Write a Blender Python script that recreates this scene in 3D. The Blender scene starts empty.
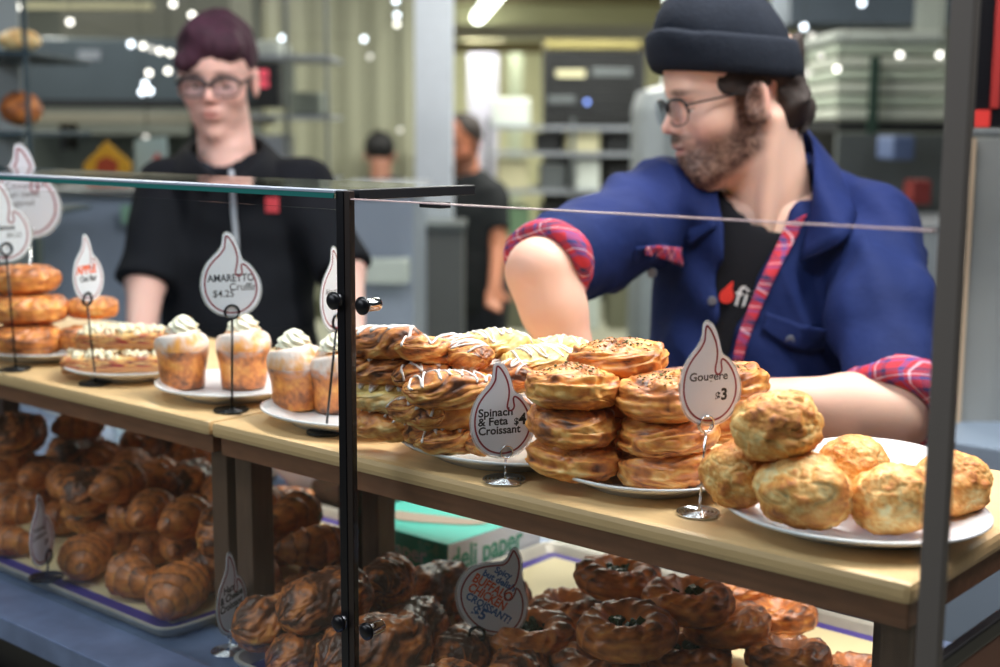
import bpy, bmesh, math, random
import numpy as np
from mathutils import Vector, Matrix, Euler
random.seed(7)
SC = bpy.context.scene
COL = SC.collection

# ---------------- camera ----------------
F = 1345.0; CX = 500.0; CY = 333.5; EYE = 1.5
def _n(v): return v/np.linalg.norm(v)
def _r(px, py): return np.array([(px-CX)/F, -(py-CY)/F, -1.0])
_X = -_n(_r(-1083, 121)); _d2 = _n(_r(1655, 137))
_Y = _n(_d2-_X*np.dot(_d2, _X)); _Z = np.cross(_X, _Y)
RW = np.array([_X, _Y, _Z])
def wray(px, py): return RW @ _r(px, py)
def on(px, py, axis, val):            # the point seen at a pixel on the plane axis = val
    v = val-(EYE if axis == 2 else 0); r = wray(px, py); p = r*(v/r[axis]); return np.array([p[0], p[1], p[2]+EYE])
def atd(px, py, d): return wray(px, py)*d+np.array([0, 0, EYE])
def proj(p):
    c = RW.T @ (np.array(p, float)-np.array([0, 0, EYE])); return CX+F*c[0]/-c[2], CY-F*c[1]/-c[2], -c[2]
cd = bpy.data.cameras.new('camera'); cam = bpy.data.objects.new('camera', cd); COL.objects.link(cam)
cam.matrix_world = Matrix([list(RW[0])+[0], list(RW[1])+[0], list(RW[2])+[EYE], [0, 0, 0, 1]])
cd.sensor_width = 36.0; cd.lens = F*36.0/1000.0; cd.clip_start = 0.05; cd.clip_end = 100
cd.shift_y = 0
cd.dof.use_dof = True; cd.dof.focus_distance = 1.32; cd.dof.aperture_fstop = 3.6
SC.camera = cam
SC.view_settings.view_transform = 'Standard'; SC.view_settings.look = 'None'
SC.view_settings.exposure = 0.10; SC.view_settings.gamma = 1.0; SC.view_settings.use_curve_mapping = False
SC.cycles.max_bounces = 8; SC.cycles.transparent_max_bounces = 16
SC.cycles.caustics_reflective = False; SC.cycles.caustics_refractive = False
SC.cycles.sample_clamp_indirect = 4.0

# view-aligned horizontal frame of the room (the kitchen is not square with the counter)
VR = _n(np.array([RW[0][0], RW[1][0], 0.0]))            # to the right
VF = _n(np.array([-VR[1], VR[0], 0.0]))                 # into the room
def room(r, f, z): return VR*r+VF*f+np.array([0, 0, z])
ROOM_ROT = math.atan2(VR[1], VR[0])
def rpt(px, py, f):                                      # point seen at a pixel on the plane f metres into the room
    r = wray(px, py); t = f/np.dot(r, VF); p = r*t; return np.dot(p, VR), f, p[2]+EYE

# ---------------- world and lights ----------------
w = bpy.data.worlds.new('world'); SC.world = w; w.use_nodes = True
w.node_tree.nodes['Background'].inputs[0].default_value = (0.50, 0.60, 0.78, 1)
w.node_tree.nodes['Background'].inputs[1].default_value = 0.035
def area(name, p, target, sx, sy, power, colr):
    l = bpy.data.lights.new(name, 'AREA'); l.shape = 'RECTANGLE'; l.size = sx; l.size_y = sy; l.energy = power; l.color = colr
    o = bpy.data.objects.new(name, l); COL.objects.link(o); o.location = p
    o.rotation_euler = (Vector(target)-Vector(p)).to_track_quat('-Z', 'Y').to_euler(); return o
area('counter_light', (-0.70, 1.66, 2.45), (-0.76, 1.06, 1.1), 1.5, 0.18, 44, (1.0, 0.95, 0.90))
area('counter_light', (-1.85, 1.55, 2.42), (-1.70, 1.15, 1.1), 0.9, 0.22, 8, (0.92, 0.95, 1.0))
area('staff_light', (0.1, 2.2, 2.50), (-0.9, 1.6, 1.3), 0.8, 0.4, 10, (0.93, 0.96, 1.0))
area('front_light', (-0.9, 0.45, 2.55), (-1.1, 0.90, 1.1), 1.8, 0.30, 17, (0.90, 0.94, 1.0))
area('front_light', (-2.5, -1.4, 2.3), (-1.1, 1.0, 1.2), 2.2, 1.0, 25, (0.86, 0.92, 1.0))  # unseen broad fill added on the customer side to brighten the signs
for k, (r_, f_, p_) in enumerate(((-1.8, 6.2, 60), (0.6, 6.5, 70), (2.8, 5.5, 45), (-0.5, 10.2, 90), (2.5, 10.0, 60), (-3.5, 9.5, 30), (-2.2, 4.2, 24), (0.2, 4.6, 32))):
    q = room(r_, f_, 2.55); area('kitchen_light', tuple(q), tuple(q-np.array([0, 0, 1])), 1.2, 0.5, p_*0.85, (1.0, 0.98, 0.88))  # unseen overhead lights; nearer ones added to brighten the column

# ---------------- helpers ----------------
def mat(name, base=(0.8, 0.8, 0.8), rough=0.5, metal=0.0, spec=0.5, coat=0.0, bump=0.0, bscale=60.0, var=0.0, vscale=20.0, emit=None, estr=0.0, attr=None, sss=0.0, stretch=None):
    m = bpy.data.materials.new(name); m.use_nodes = True; nt = m.node_tree; b = nt.nodes['Principled BSDF']
    b.inputs['Base Color'].default_value = (*base, 1); b.inputs['Roughness'].default_value = rough; b.inputs['Metallic'].default_value = metal
    b.inputs['Specular IOR Level'].default_value = spec; b.inputs['Coat Weight'].default_value = coat; b.inputs['Coat Roughness'].default_value = 0.25
    tc = nt.nodes.new('ShaderNodeTexCoord'); src = tc.outputs['Object']
    if stretch:
        mp = nt.nodes.new('ShaderNodeMapping'); mp.inputs['Scale'].default_value = stretch; nt.links.new(src, mp.inputs[0]); src = mp.outputs[0]
    colsrc = None
    if attr:
        a = nt.nodes.new('ShaderNodeAttribute'); a.attribute_name = attr; colsrc = a.outputs['Color']
    if var > 0:
        nz = nt.nodes.new('ShaderNodeTexNoise'); nz.inputs['Scale'].default_value = vscale; nz.inputs['Detail'].default_value = 5
        nt.links.new(src, nz.inputs['Vector'])
        mr = nt.nodes.new('ShaderNodeMapRange'); mr.inputs[1].default_value = 0.25; mr.inputs[2].default_value = 0.75
        mr.inputs[3].default_value = 1-var; mr.inputs[4].default_value = 1+var; nt.links.new(nz.outputs[0], mr.inputs[0])
        mx = nt.nodes.new('ShaderNodeVectorMath'); mx.operation = 'MULTIPLY'
        if colsrc is not None: nt.links.new(colsrc, mx.inputs[0])
        else: mx.inputs[0].default_value = base
        cb = nt.nodes.new('ShaderNodeCombineXYZ')
        for i in range(3): nt.links.new(mr.outputs[0], cb.inputs[i])
        nt.links.new(cb.outputs[0], mx.inputs[1]); colsrc = mx.outputs[0]
    if colsrc is not None: nt.links.new(colsrc, b.inputs['Base Color'])
    if bump > 0:
        nb = nt.nodes.new('ShaderNodeTexNoise'); nb.inputs['Scale'].default_value = bscale; nb.inputs['Detail'].default_value = 6
        nt.links.new(src, nb.inputs['Vector'])
        bp = nt.nodes.new('ShaderNodeBump'); bp.inputs['Strength'].default_value = 1.0; bp.inputs['Distance'].default_value = bump
        nt.links.new(nb.outputs[0], bp.inputs['Height']); nt.links.new(bp.outputs[0], b.inputs['Normal'])
    if emit: b.inputs['Emission Color'].default_value = (*emit, 1); b.inputs['Emission Strength'].default_value = estr
    if sss > 0:
        b.inputs['Subsurface Weight'].default_value = sss; b.inputs['Subsurface Scale'].default_value = 0.006
    return m

def glass_mat(name, tint=(0.97, 0.99, 0.98), refl=0.9):
    m = bpy.data.materials.new(name); m.use_nodes = True; nt = m.node_tree; nt.nodes.clear()
    out = nt.nodes.new('ShaderNodeOutputMaterial'); mix = nt.nodes.new('ShaderNodeMixShader')
    t = nt.nodes.new('ShaderNodeBsdfTransparent'); t.inputs[0].default_value = (*tint, 1)
    g = nt.nodes.new('ShaderNodeBsdfGlossy'); g.inputs['Roughness'].default_value = 0.01; g.inputs[0].default_value = (refl, refl, refl, 1)
    fr = nt.nodes.new('ShaderNodeFresnel'); 
    gm = nt.nodes.new('ShaderNodeNewGeometry'); mp = nt.nodes.new('ShaderNodeMapRange'); mp.inputs[3].default_value = 1.33; mp.inputs[4].default_value = 1/1.33
    nt.links.new(gm.outputs['Backfacing'], mp.inputs[0]); nt.links.new(mp.outputs[0], fr.inputs[0])
    nt.links.new(fr.outputs[0], mix.inputs[0]); nt.links.new(t.outputs[0], mix.inputs[1]); nt.links.new(g.outputs[0], mix.inputs[2])
    nt.links.new(mix.outputs[0], out.inputs[0]); return m

def link(name, me, m=None, parent=None, loc=None, rot=None, smooth=True):
    o = bpy.data.objects.new(name, me); COL.objects.link(o)
    if m is not None and not me.materials: me.materials.append(m)
    if parent is not None: o.parent = parent
    if loc is not None: o.location = tuple(loc)
    if rot is not None: o.rotation_euler = rot
    if smooth and len(me.polygons): me.polygons.foreach_set('use_smooth', [True]*len(me.polygons))
    return o
def np_mesh(name, V, Fs, C=None):
    me = bpy.data.meshes.new(name); me.from_pydata(np.asarray(V).tolist(), [], np.asarray(Fs).tolist() if isinstance(Fs, np.ndarray) else Fs); me.update()
    if C is not None: set_col(me, C)
    return me
def set_col(me, C):
    a = me.color_attributes.new('col', 'FLOAT_COLOR', 'POINT'); c4 = np.ones((len(me.vertices), 4), np.float32); c4[:, :3] = C
    a.data.foreach_set('color', c4.ravel())
def bm_mesh(name, bm, flat=True):
    me = bpy.data.meshes.new(name); bmesh.ops.recalc_face_normals(bm, faces=bm.faces); bm.to_mesh(me); bm.free(); return me
def tag(o, label, cat, group=None, kind=None):
    o['label'] = label; o['category'] = cat
    if group: o['group'] = group
    if kind: o['kind'] = kind
    return o
def empty(name, loc, label=None, cat=None, group=None, rot=(0, 0, 0)):
    o = bpy.data.objects.new(name, None); COL.objects.link(o); o.location = tuple(loc); o.rotation_euler = rot; o.empty_display_size = 0.02
    if label: tag(o, label, cat, group)
    return o
def add_box(bm, lo, hi, bevel=0.0, M=None):
    lo = Vector(lo); hi = Vector(hi); c = (lo+hi)/2; s = hi-lo
    mm = Matrix.Translation(c) @ Matrix.Diagonal((s.x, s.y, s.z, 1))
    b2 = bmesh.new(); bmesh.ops.create_cube(b2, size=1.0, matrix=mm)
    if bevel > 0: bmesh.ops.bevel(b2, geom=b2.edges[:], offset=bevel, segments=2, affect='EDGES', profile=0.6)
    if M is not None: b2.transform(M)
    t = bpy.data.meshes.new('t'); b2.to_mesh(t); b2.free(); bm.from_mesh(t); bpy.data.meshes.remove(t)
def box(name, lo, hi, m, parent=None, bevel=0.0, M=None):
    bm = bmesh.new(); add_box(bm, lo, hi, bevel, M); return link(name, bm_mesh(name, bm), m, parent, smooth=False)
def struct(o): o['kind'] = 'structure'; return o
def add_tube(bm, pts, r, seg=10, closed=False):
    pts = [Vector(p) for p in pts]; n = len(pts); rings = []; up = None
    for i, p in enumerate(pts):
        a = pts[(i-1) % n] if (closed or i > 0) else p; b = pts[(i+1) % n] if (closed or i < n-1) else p
        t = (b-a).normalized()
        if up is None: up = Vector((0, 0, 1)) if abs(t.z) < 0.9 else Vector((1, 0, 0))
        x = t.cross(up).normalized(); y = x.cross(t).normalized(); up = y
        rr = r[i] if isinstance(r, (list, tuple)) else r
        rings.append([bm.verts.new(p+(x*math.cos(2*math.pi*k/seg)+y*math.sin(2*math.pi*k/seg))*rr) for k in range(seg)])
    for i in range(n if closed else n-1):
        A = rings[i]; B = rings[(i+1) % n]
        for k in range(seg): bm.faces.new((A[k], A[(k+1) % seg], B[(k+1) % seg], B[k]))
    if not closed:
        bm.faces.new(rings[0][::-1]); bm.faces.new(rings[-1])
def tube(name, pts, r, m, parent=None, seg=10, closed=False):
    bm = bmesh.new(); add_tube(bm, pts, r, seg, closed); return link(name, bm_mesh(name, bm), m, parent)
def add_lathe(bm, prof, seg=48, cx=0, cy=0, sx=1, sy=1):
    rings = []
    for (r, z) in prof: rings.append([bm.verts.new((cx+sx*r*math.cos(2*math.pi*k/seg), cy+sy*r*math.sin(2*math.pi*k/seg), z)) for k in range(seg)])
    for A, B in zip(rings, rings[1:]):
        for k in range(seg): bm.faces.new((A[k], A[(k+1) % seg], B[(k+1) % seg], B[k]))
    bm.faces.new(rings[0][::-1]); bm.faces.new(rings[-1])
def lathe(name, prof, m, parent=None, seg=48, sx=1, sy=1, loc=None):
    bm = bmesh.new(); add_lathe(bm, prof, seg, 0, 0, sx, sy); return link(name, bm_mesh(name, bm), m, parent, loc)

# noise
def vnoise(p, seed=0):
    p = np.asarray(p, float); i = np.floor(p).astype(np.int64); f = p-i; u = f*f*(3-2*f); out = np.zeros(len(p))
    for dx in (0, 1):
        for dy in (0, 1):
            for dz in (0, 1):
                h = ((i[:, 0]+dx)*374761393+(i[:, 1]+dy)*668265263+(i[:, 2]+dz)*2147483647+seed*1013904223) & 0xffffffff
                h = ((h ^ (h >> 13))*1274126177) & 0xffffffff; h = ((h ^ (h >> 16))*2246822519) & 0xffffffff; h = h ^ (h >> 15)
                v = (h & 0xffff)/32767.5-1
                out += v*(u[:, 0] if dx else 1-u[:, 0])*(u[:, 1] if dy else 1-u[:, 1])*(u[:, 2] if dz else 1-u[:, 2])
    return out
def fbm(p, seed=0, octv=4, gain=0.5):
    s = 0; a = 1.0; t = 0; q = np.asarray(p, float)
    for k in range(octv): s = s+a*vnoise(q, seed+k*17); t += a; a *= gain; q = q*2.03+3.1
    return s/t
def lerp(a, b, t):
    t = np.clip(t, 0, 1)
    if isinstance(t, np.ndarray): t = t[:, None]
    return np.asarray(a)*(1-t)+np.asarray(b)*t
def sstep(a, b, x):
    t = np.clip((x-a)/(b-a), 0, 1); return t*t*(3-2*t)

# signed-distance solids (bodies and clothes are grown from these as one continuous surface)
def smin(a, b, k):
    h = np.clip(0.5+0.5*(b-a)/k, 0, 1); return b*(1-h)+a*h-k*h*(1-h)
def smax(a, b, k): return -smin(-a, -b, k)
def s_ell(P, c, r, R=None):
    q = P-np.asarray(c)
    if R is not None: q = q @ R            # R columns = local axes
    r = np.asarray(r); k0 = np.linalg.norm(q/r, axis=1); k1 = np.linalg.norm(q/(r*r), axis=1)+1e-9
    return k0*(k0-1)/k1
def s_cap(P, a, b, ra, rb):
    a = np.asarray(a, float); b = np.asarray(b, float); ab = b-a; t = np.clip(((P-a) @ ab)/np.dot(ab, ab), 0, 1)
    return np.linalg.norm(P-a-t[:, None]*ab, axis=1)-(ra+(rb-ra)*t)
def s_plane(P, c, n): return (P-np.asarray(c)) @ _n(np.asarray(n, float))
def nets(fn, lo, hi, h):
    lo = np.asarray(lo, float); hi = np.asarray(hi, float); N = np.ceil((hi-lo)/h).astype(int)+1
    xs = [lo[i]+h*np.arange(N[i]) for i in range(3)]
    G = np.empty(N); 
    for i0 in range(0, N[0], 16):
        sl = xs[0][i0:i0+16]; g = np.stack(np.meshgrid(sl, xs[1], xs[2], indexing='ij'), -1).reshape(-1, 3)
        G[i0:i0+16] = fn(g).reshape(len(sl), N[1], N[2])
    S = G < 0
    c = [S[a:N[0]-1+a, b:N[1]-1+b, d:N[2]-1+d] for a in (0, 1) for b in (0, 1) for d in (0, 1)]
    cnt = sum(x.astype(np.int8) for x in c); act = (cnt > 0) & (cnt < 8)
    idx = -np.ones(act.shape, np.int64); I = np.argwhere(act); idx[act] = np.arange(len(I))
    acc = np.zeros((len(I), 3)); num = np.zeros(len(I))
    corners = [(a, b, d) for a in (0, 1) for b in (0, 1) for d in (0, 1)]
    for ca in range(8):
        for cb in range(ca+1, 8):
            A = np.array(corners[ca]); B = np.array(corners[cb])
            if np.abs(A-B).sum() != 1: continue
            va = G[I[:, 0]+A[0], I[:, 1]+A[1], I[:, 2]+A[2]]; vb = G[I[:, 0]+B[0], I[:, 1]+B[1], I[:, 2]+B[2]]
            m = (va < 0) != (vb < 0); t = np.where(m, va/(va-vb+1e-12*(va == vb)), 0)
            acc += np.where(m[:, None], A+(B-A)*t[:, None], 0); num += m
    V = lo+h*(I+acc/num[:, None])
    quads = []
    for ax in range(3):
        o1, o2 = [(1, 2), (2, 0), (0, 1)][ax]
        a = [slice(None)]*3; b = [slice(None)]*3
        a[ax] = slice(0, N[ax]-1); b[ax] = slice(1, N[ax])
        for o in (o1, o2): a[o] = slice(1, N[o]-1); b[o] = slice(1, N[o]-1)
        SA = S[tuple(a)]; SB = S[tuple(b)]
        for flip, mk in ((False, SA & ~SB), (True, ~SA & SB)):
            E = np.argwhere(mk)
            if not len(E): continue
            E = E.copy(); E[:, o1] += 1; E[:, o2] += 1
            def gi(d1, d2):
                J = E.copy(); J[:, o1] -= d1; J[:, o2] -= d2; return idx[J[:, 0], J[:, 1], J[:, 2]]
            q = np.stack([gi(1, 1), gi(0, 1), gi(0, 0), gi(1, 0)], 1)
            quads.append(q[:, ::-1] if flip else q)
    return V, np.concatenate(quads)
def march(fn, px, py, d0=1.0, d1=3.5):     # first point of a solid along a line of sight
    r = wray(px, py); o = np.array([0, 0, EYE]); d = d0
    for _ in range(200):
        v = float(fn((o+r*d)[None])[0])
        if v < 0.0004: break
        d += v*0.6/np.linalg.norm(r)
        if d > d1: return None
    return o+r*d
def srgb(r, g, b):
    f = lambda c: (c/255/12.92) if c <= 10 else ((c/255+0.055)/1.055)**2.4
    return (f(r), f(g), f(b))
def rebase(root, loc):
    loc = Vector(loc); root.location = loc
    for c in root.children: c.location = Vector(c.location)-loc

# ---------------- the room ----------------
M_floor = mat('kitchen floor', srgb(168, 166, 152), 0.5, var=0.08, vscale=3)
M_ceil = mat('ceiling', srgb(112, 100, 72), 0.9, var=0.1, vscale=2)
M_wall = mat('cream wall', srgb(196, 196, 158), 0.8, var=0.05, vscale=2)
M_greywall = mat('grey wall', srgb(112, 118, 112), 0.7, var=0.08, vscale=2)
M_steel = mat('brushed steel', srgb(150, 158, 170), 0.35, 0.85, var=0.08, vscale=12, stretch=(1, 8, 1))
M_greysteel = mat('grey panel', srgb(128, 140, 158), 0.5, 0.2, var=0.06, vscale=5)
M_white = mat('white enamel', srgb(214, 220, 222), 0.45, var=0.03)
M_dark = mat('dark metal', (0.012, 0.014, 0.018), 0.4, 0.3)
M_black = mat('black powder coat', (0.006, 0.006, 0.008), 0.3, 0.2, spec=0.5)
M_bulb = mat('lit bulb', (1, 1, 1), 0.5, emit=(1.0, 0.97, 0.86), estr=3.6)
M_bulb_cool = mat('cool lit bulb', (1, 1, 1), 0.5, emit=(0.80, 0.90, 1.0), estr=4.5)
M_tube = mat('fluorescent tube', (1, 1, 1), 0.5, emit=(0.95, 1.0, 0.90), estr=6)

def rbox(name, r0, f0, z0, r1, f1, z1, m, parent=None, bevel=0.0):
    me_o = box(name, (r0, f0, z0), (r1, f1, z1), m, parent, bevel)
    if parent is None: me_o.rotation_euler = (0, 0, ROOM_ROT)
    return me_o
def span(x0, y0, x1, y1, f):
    ym = (max(y0, 0)+min(y1, 300))/2; xm = (x0+x1)/2; return rpt(x0, ym, f)[0], rpt(x1, ym, f)[0], rpt(xm, y1, f)[2], rpt(xm, y0, f)[2]
def pbox(name, x0, y0, x1, y1, f, dep, m, parent=None, bevel=0.0):   # a box whose front face fills these pixels, f metres into the room
    r0, r1, z0, z1 = span(x0, y0, x1, y1, f); return rbox(name, r0, f, z0, r1, f+dep, z1, m, parent, bevel)
def rempty(name, label, cat, group=None): return empty(name, (0, 0, 0), label, cat, group, rot=(0, 0, ROOM_ROT))

struct(rbox('floor', -9, -3, -0.05, 9, 14, 0, M_floor))
struct(rbox('ceiling', -9, 3.0, 2.62, 9, 14, 2.7, M_ceil))
struct(rbox('wall_back', -9, 12.4, 0, 9, 12.5, 2.62, M_wall))
struct(pbox('wall_left', -900, -60, 262, 400, 8.0, 0.1, M_greywall))
struct(pbox('wall_right', 800, -40, 1400, 420, 8.2, 0.1, M_greywall))
struct(pbox('trim_beam', 440, 25, 700, 38, 9.5, 0.15, mat('painted beam', srgb(176, 176, 160), 0.6)))
struct(pbox('trim_column', 415, -60, 452, 560, 5.6, 0.20, mat('column paint', srgb(206, 214, 228), 0.5, var=0.04)))
struct(pbox('trim_post', 664, -60, 688, 240, 6.4, 0.10, mat('post paint', srgb(196, 202, 208), 0.5)))

# ---------------- display case ----------------
case = empty('display_case', (0, 0, 0), 'black-framed glass display case with steel deck holding all the pastries', 'display case')
GY = 0.90; DZ = 0.89; ST = 1.16
M_glass = glass_mat('clear glass'); M_glassedge = mat('green glass edge', srgb(40, 110, 105), 0.15, spec=0.8, emit=None)
M_deck = mat('scratched dark steel', srgb(120, 138, 172), 0.42, 0.45, bump=0.0004, bscale=25, var=0.3, vscale=14)
box('deck', (-2.9, 0.822, DZ-0.03), (-0.42, 1.54, DZ-0.0005), M_deck, case, 0.002)
box('deck_apron', (-2.9, 0.832, DZ-0.34), (-0.42, 0.86, DZ-0.031), M_black, case)
box('lower_ledge', (-2.9, 0.76, DZ-0.13), (-0.42, 0.831, DZ-0.12), M_dark, case, 0.003)
def pane(name, x0, x1, z0, z1, y=GY, t=0.006):
    o = box(name, (x0, y-t/2, z0), (x1, y+t/2, z1), M_glass, case); return o
pane('glass_pane', -2.85, -0.984, DZ, ST+0.262)
pane('glass_pane', -0.962, -0.378, DZ, ST+0.2725)
box('glass_edge', (-0.962, GY-0.003, ST+0.2725), (-0.378, GY+0.003, ST+0.2737), mat('polished glass rim', srgb(215, 190, 190), 0.2, spec=0.8), case)
gt = box('glass_top', (-2.85, GY-0.006, ST+0.2735), (-0.982, 1.085, ST+0.2805), M_glass, case)
box('glass_top_edge', (-2.85, GY-0.0075, ST+0.2735), (-0.982, GY-0.006, ST+0.2785), M_glassedge, case)
box('glass_top_rim', (-2.85, GY-0.0078, ST+0.2785), (-0.982, GY+0.012, ST+0.2812), mat('ground glass rim', srgb(150, 160, 176), 0.4, spec=0.6), case, 0.0006)
box('post', (-0.982, GY-0.004, DZ-0.2), (-0.9715, GY+0.004, ST+0.281), M_black, case, 0.0008)
box('post', (-0.9715, GY-0.003, DZ-0.2), (-0.9635, GY+0.004, ST+0.281), mat('bronze metal', srgb(60, 52, 48), 0.35, 0.6), case, 0.0008)
box('post', (-0.3735, GY-0.005, DZ-0.3), (-0.3565, GY+0.005, 2.62), mat('grey brown metal', srgb(100, 94, 88), 0.6, 0.0), case, 0.001)
box('top_bar', (-0.982, GY+0.012, ST+0.2715), (-0.966, 1.083, ST+0.2815), M_dark, case, 0.0008)
box('bracket', (-0.955, 0.985, ST+0.262), (-0.925, 1.0, ST+0.268), M_dark, case, 0.0008)
M_chrome = mat('chrome', (0.75, 0.75, 0.77), 0.12, 1.0)
for (px, py) in ((332, 301), (361, 306), (337, 624), (365, 632)):
    p = on(px, py, 1, GY-0.012); R = Matrix.Translation((p[0], GY-0.003, p[2])) @ Matrix.Rotation(math.radians(90), 4, 'X')
    bm = bmesh.new(); add_lathe(bm, [(0.0062, -0.014), (0.0066, -0.013), (0.0066, 0.004), (0.0058, 0.0055)], 24); bm.transform(R)
    s = link('standoff', bm_mesh('standoff', bm), M_chrome, case)
    bm = bmesh.new(); add_lathe(bm, [(0.0085, 0.0050), (0.009, 0.006), (0.009, 0.0085), (0.006, 0.011), (0.002, 0.0115)], 24); bm.transform(R)
    link('cap', bm_mesh('cap', bm), M_black, s)
rebase(case, (-1.6, 1.17, 0))

# wooden serving tables that stand on the deck
M_board = mat('maple board', srgb(220, 184, 134), 0.42, var=0.10, vscale=9, stretch=(1.2, 9, 6), bump=0.0002, bscale=60)
M_frame = mat('dark stained wood', srgb(132, 88, 62), 0.45, var=0.25, vscale=14, stretch=(1.5, 9, 9))
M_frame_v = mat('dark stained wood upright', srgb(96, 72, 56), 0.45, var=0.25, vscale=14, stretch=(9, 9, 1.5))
def serving_table(x0, x1, label):
    t = empty('serving_table', (0, 0, 0), label, 'table', 'wooden serving tables inside the case')
    box('board', (x0, 0.950, ST-0.018), (x1, 1.350, ST), M_board, t, 0.006)
    a, b = x0+0.006, x1-0.006
    box('rail', (a, 0.960, ST-0.0405), (b, 0.978, ST-0.0185), M_frame, t, 0.001)
    box('rail', (a, 1.205, ST-0.0405), (b, 1.223, ST-0.0185), M_frame, t, 0.001)
    for x in (a, b-0.018): box('end_rail', (x, 0.9785, ST-0.0405), (x+0.018, 1.2045, ST-0.0185), M_frame, t, 0.001)
    for x in (a, b-0.030):
        for y in (0.962, 1.168):
            q = x-0.10 if (y > 1.1 and x > -0.6) else x; box('leg', (q, y+0.017, DZ+0.0002), (q+0.030, y+0.05, ST-0.0410), M_frame_v, t, 0.002)
    rebase(t, ((x0+x1)/2, 1.09, DZ))
serving_table(-1.262, -0.402, 'maple-topped serving table with dark wooden frame, the one holding the glazed pastries')
serving_table(-2.20, -1.266, 'maple-topped serving table with dark wooden frame, under the cruffins and crumb bars')

# customer-side wooden end of the counter, lower right
t = empty('counter_side', (-0.39, 1.5, 0), 'reddish brown panel with black top trim at the lower right corner', 'side panel')
box('panel', (-0.003, -0.55, 0.0), (0.005, 0.6, 1.082), mat('reddish counter wood', srgb(112, 72, 54), 0.5, var=0.15, vscale=10), t, 0.002)
box('top_trim', (-0.004, -0.552, 1.0825), (0.006, 0.6, 1.098), M_black, t, 0.002)

# ---------------- trays on the deck ----------------
M_tray = mat('worn steel tray', srgb(200, 194, 180), 0.45, 0.2, var=0.15, vscale=30, bump=0.0002, bscale=50)
M_mat = mat('silicone baking mat', srgb(222, 206, 160), 0.6, var=0.05, vscale=12)
M_purple = mat('purple mat border', srgb(74, 58, 140), 0.6)
def rrect(x0, y0, x1, y1, r, n=6):
    pts = []
    for cx, cy, a0 in ((x1-r, y1-r, 0), (x0+r, y1-r, 90), (x0+r, y0+r, 180), (x1-r, y0+r, 270)):
        for k in range(n+1): a = math.radians(a0+90*k/n); pts.append((cx+r*math.cos(a), cy+r*math.sin(a)))
    return pts
def tray(x0, y0, x1, y1, label, border=0.018):
    t = empty('baking_tray', ((x0+x1)/2, (y0+y1)/2, DZ), label, 'tray', 'baking trays on the deck')
    hx, hy = (x1-x0)/2, (y1-y0)/2
    bm = bmesh.new(); rings = []
    for off, z in ((0.010, 0.0), (0.0, 0.013), (0.0, 0.0155), (0.004, 0.0155), (0.008, 0.013), (0.016, 0.003)):
        rings.append([bm.verts.new((x, y, z)) for x, y in rrect(-hx+off, -hy+off, hx-off, hy-off, 0.025-off*0.5)])
    for A, B in zip(rings, rings[1:]):
        for k in range(len(A)): bm.faces.new((A[k], A[(k+1) % len(A)], B[(k+1) % len(A)], B[k]))
    bm.faces.new(rings[0][::-1]); bm.faces.new(rings[-1])
    link('pan', bm_mesh('pan', bm), M_tray, t, smooth=False)
    m = box('baking_mat', (-hx+0.018, -hy+0.018, 0.0032), (hx-0.018, hy-0.018, 0.0042), M_purple, t)
    box('mat_face', (-hx+0.018+border, -hy+0.018+border, 0.0043), (hx-0.018-border, hy-0.018-border, 0.0048), M_mat, m)
    return t
tray(-1.985, 0.905, -1.302, 1.40, 'steel baking tray with purple-edged mat beneath the small plain croissants', 0.022)
tray(-1.188, 0.905, -0.60, 1.50, 'steel baking tray with purple-edged mat beneath the spinach ring pastries')

# ---------------- plates ----------------
M_plate = mat('white porcelain', srgb(232, 234, 238), 0.18, spec=0.5, coat=0.3)
def plate(cx, cy, rx, ry, label, rot=0.0, z=ST):
    t = lathe('plate', [(0.55, 0.0), (0.62, 0.0), (0.64, 0.004), (0.97, 0.0145), (1.0, 0.0165), (1.0, 0.0185), (0.97, 0.0185), (0.66, 0.008), (0.60, 0.006), (0.05, 0.006)], M_plate, None, 72, rx, ry)
    t.location = (cx, cy, z+0.0002); t.rotation_euler = (0, 0, rot); tag(t, label, 'plate', 'white plates on the serving tables'); return t
plate(-0.507, 1.066, 0.116, 0.108, 'white plate piled with round golden cheese puffs')
plate(-0.722, 1.062, 0.097, 0.090, 'white plate under the two stacks of thick golden buns')
plate(-0.900, 1.045, 0.118, 0.088, 'white plate loaded with white-iced pastries')
plate(-1.135, 1.046, 0.112, 0.080, 'white plate under the cruffins touching the black case post', 0.1)
plate(-1.372, 1.062, 0.100, 0.088, 'white plate under the pair of cruffins behind the amaretto sign')
plate(-1.585, 1.060, 0.095, 0.088, 'white plate under the crumb-topped fruit bars')
plate(-1.825, 1.060, 0.115, 0.090, 'white plate under the brown pleated buns at the picture\'s edge')
plate(-0.583, 1.268, 0.066, 0.060, 'small empty white dish behind the cheese puffs, below the forearm')
# ---------------- price signs ----------------
M_card = mat('white card', srgb(240, 243, 252), 0.55)
_nt = M_card.node_tree; _tr = _nt.nodes.new('ShaderNodeBsdfTranslucent'); _tr.inputs[0].default_value = (0.92, 0.94, 1.0, 1); _ms = _nt.nodes.new('ShaderNodeMixShader'); _ms.inputs[0].default_value = 0.30
_nt.links.new(_nt.nodes['Principled BSDF'].outputs[0], _ms.inputs[1]); _nt.links.new(_tr.outputs[0], _ms.inputs[2]); _nt.links.new(_ms.outputs[0], _nt.nodes['Material Output'].inputs[0])
M_lam = bpy.data.materials.new('clear laminate'); M_lam.use_nodes = True
_b = M_lam.node_tree.nodes['Principled BSDF']; _b.inputs['Base Color'].default_value = (0.75, 0.78, 0.80, 1); _b.inputs['Alpha'].default_value = 0.35; _b.inputs['Roughness'].default_value = 0.2
M_maroon = mat('maroon ink', srgb(140, 40, 56), 0.6); M_ink = mat('black ink', srgb(28, 30, 38), 0.6)
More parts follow.
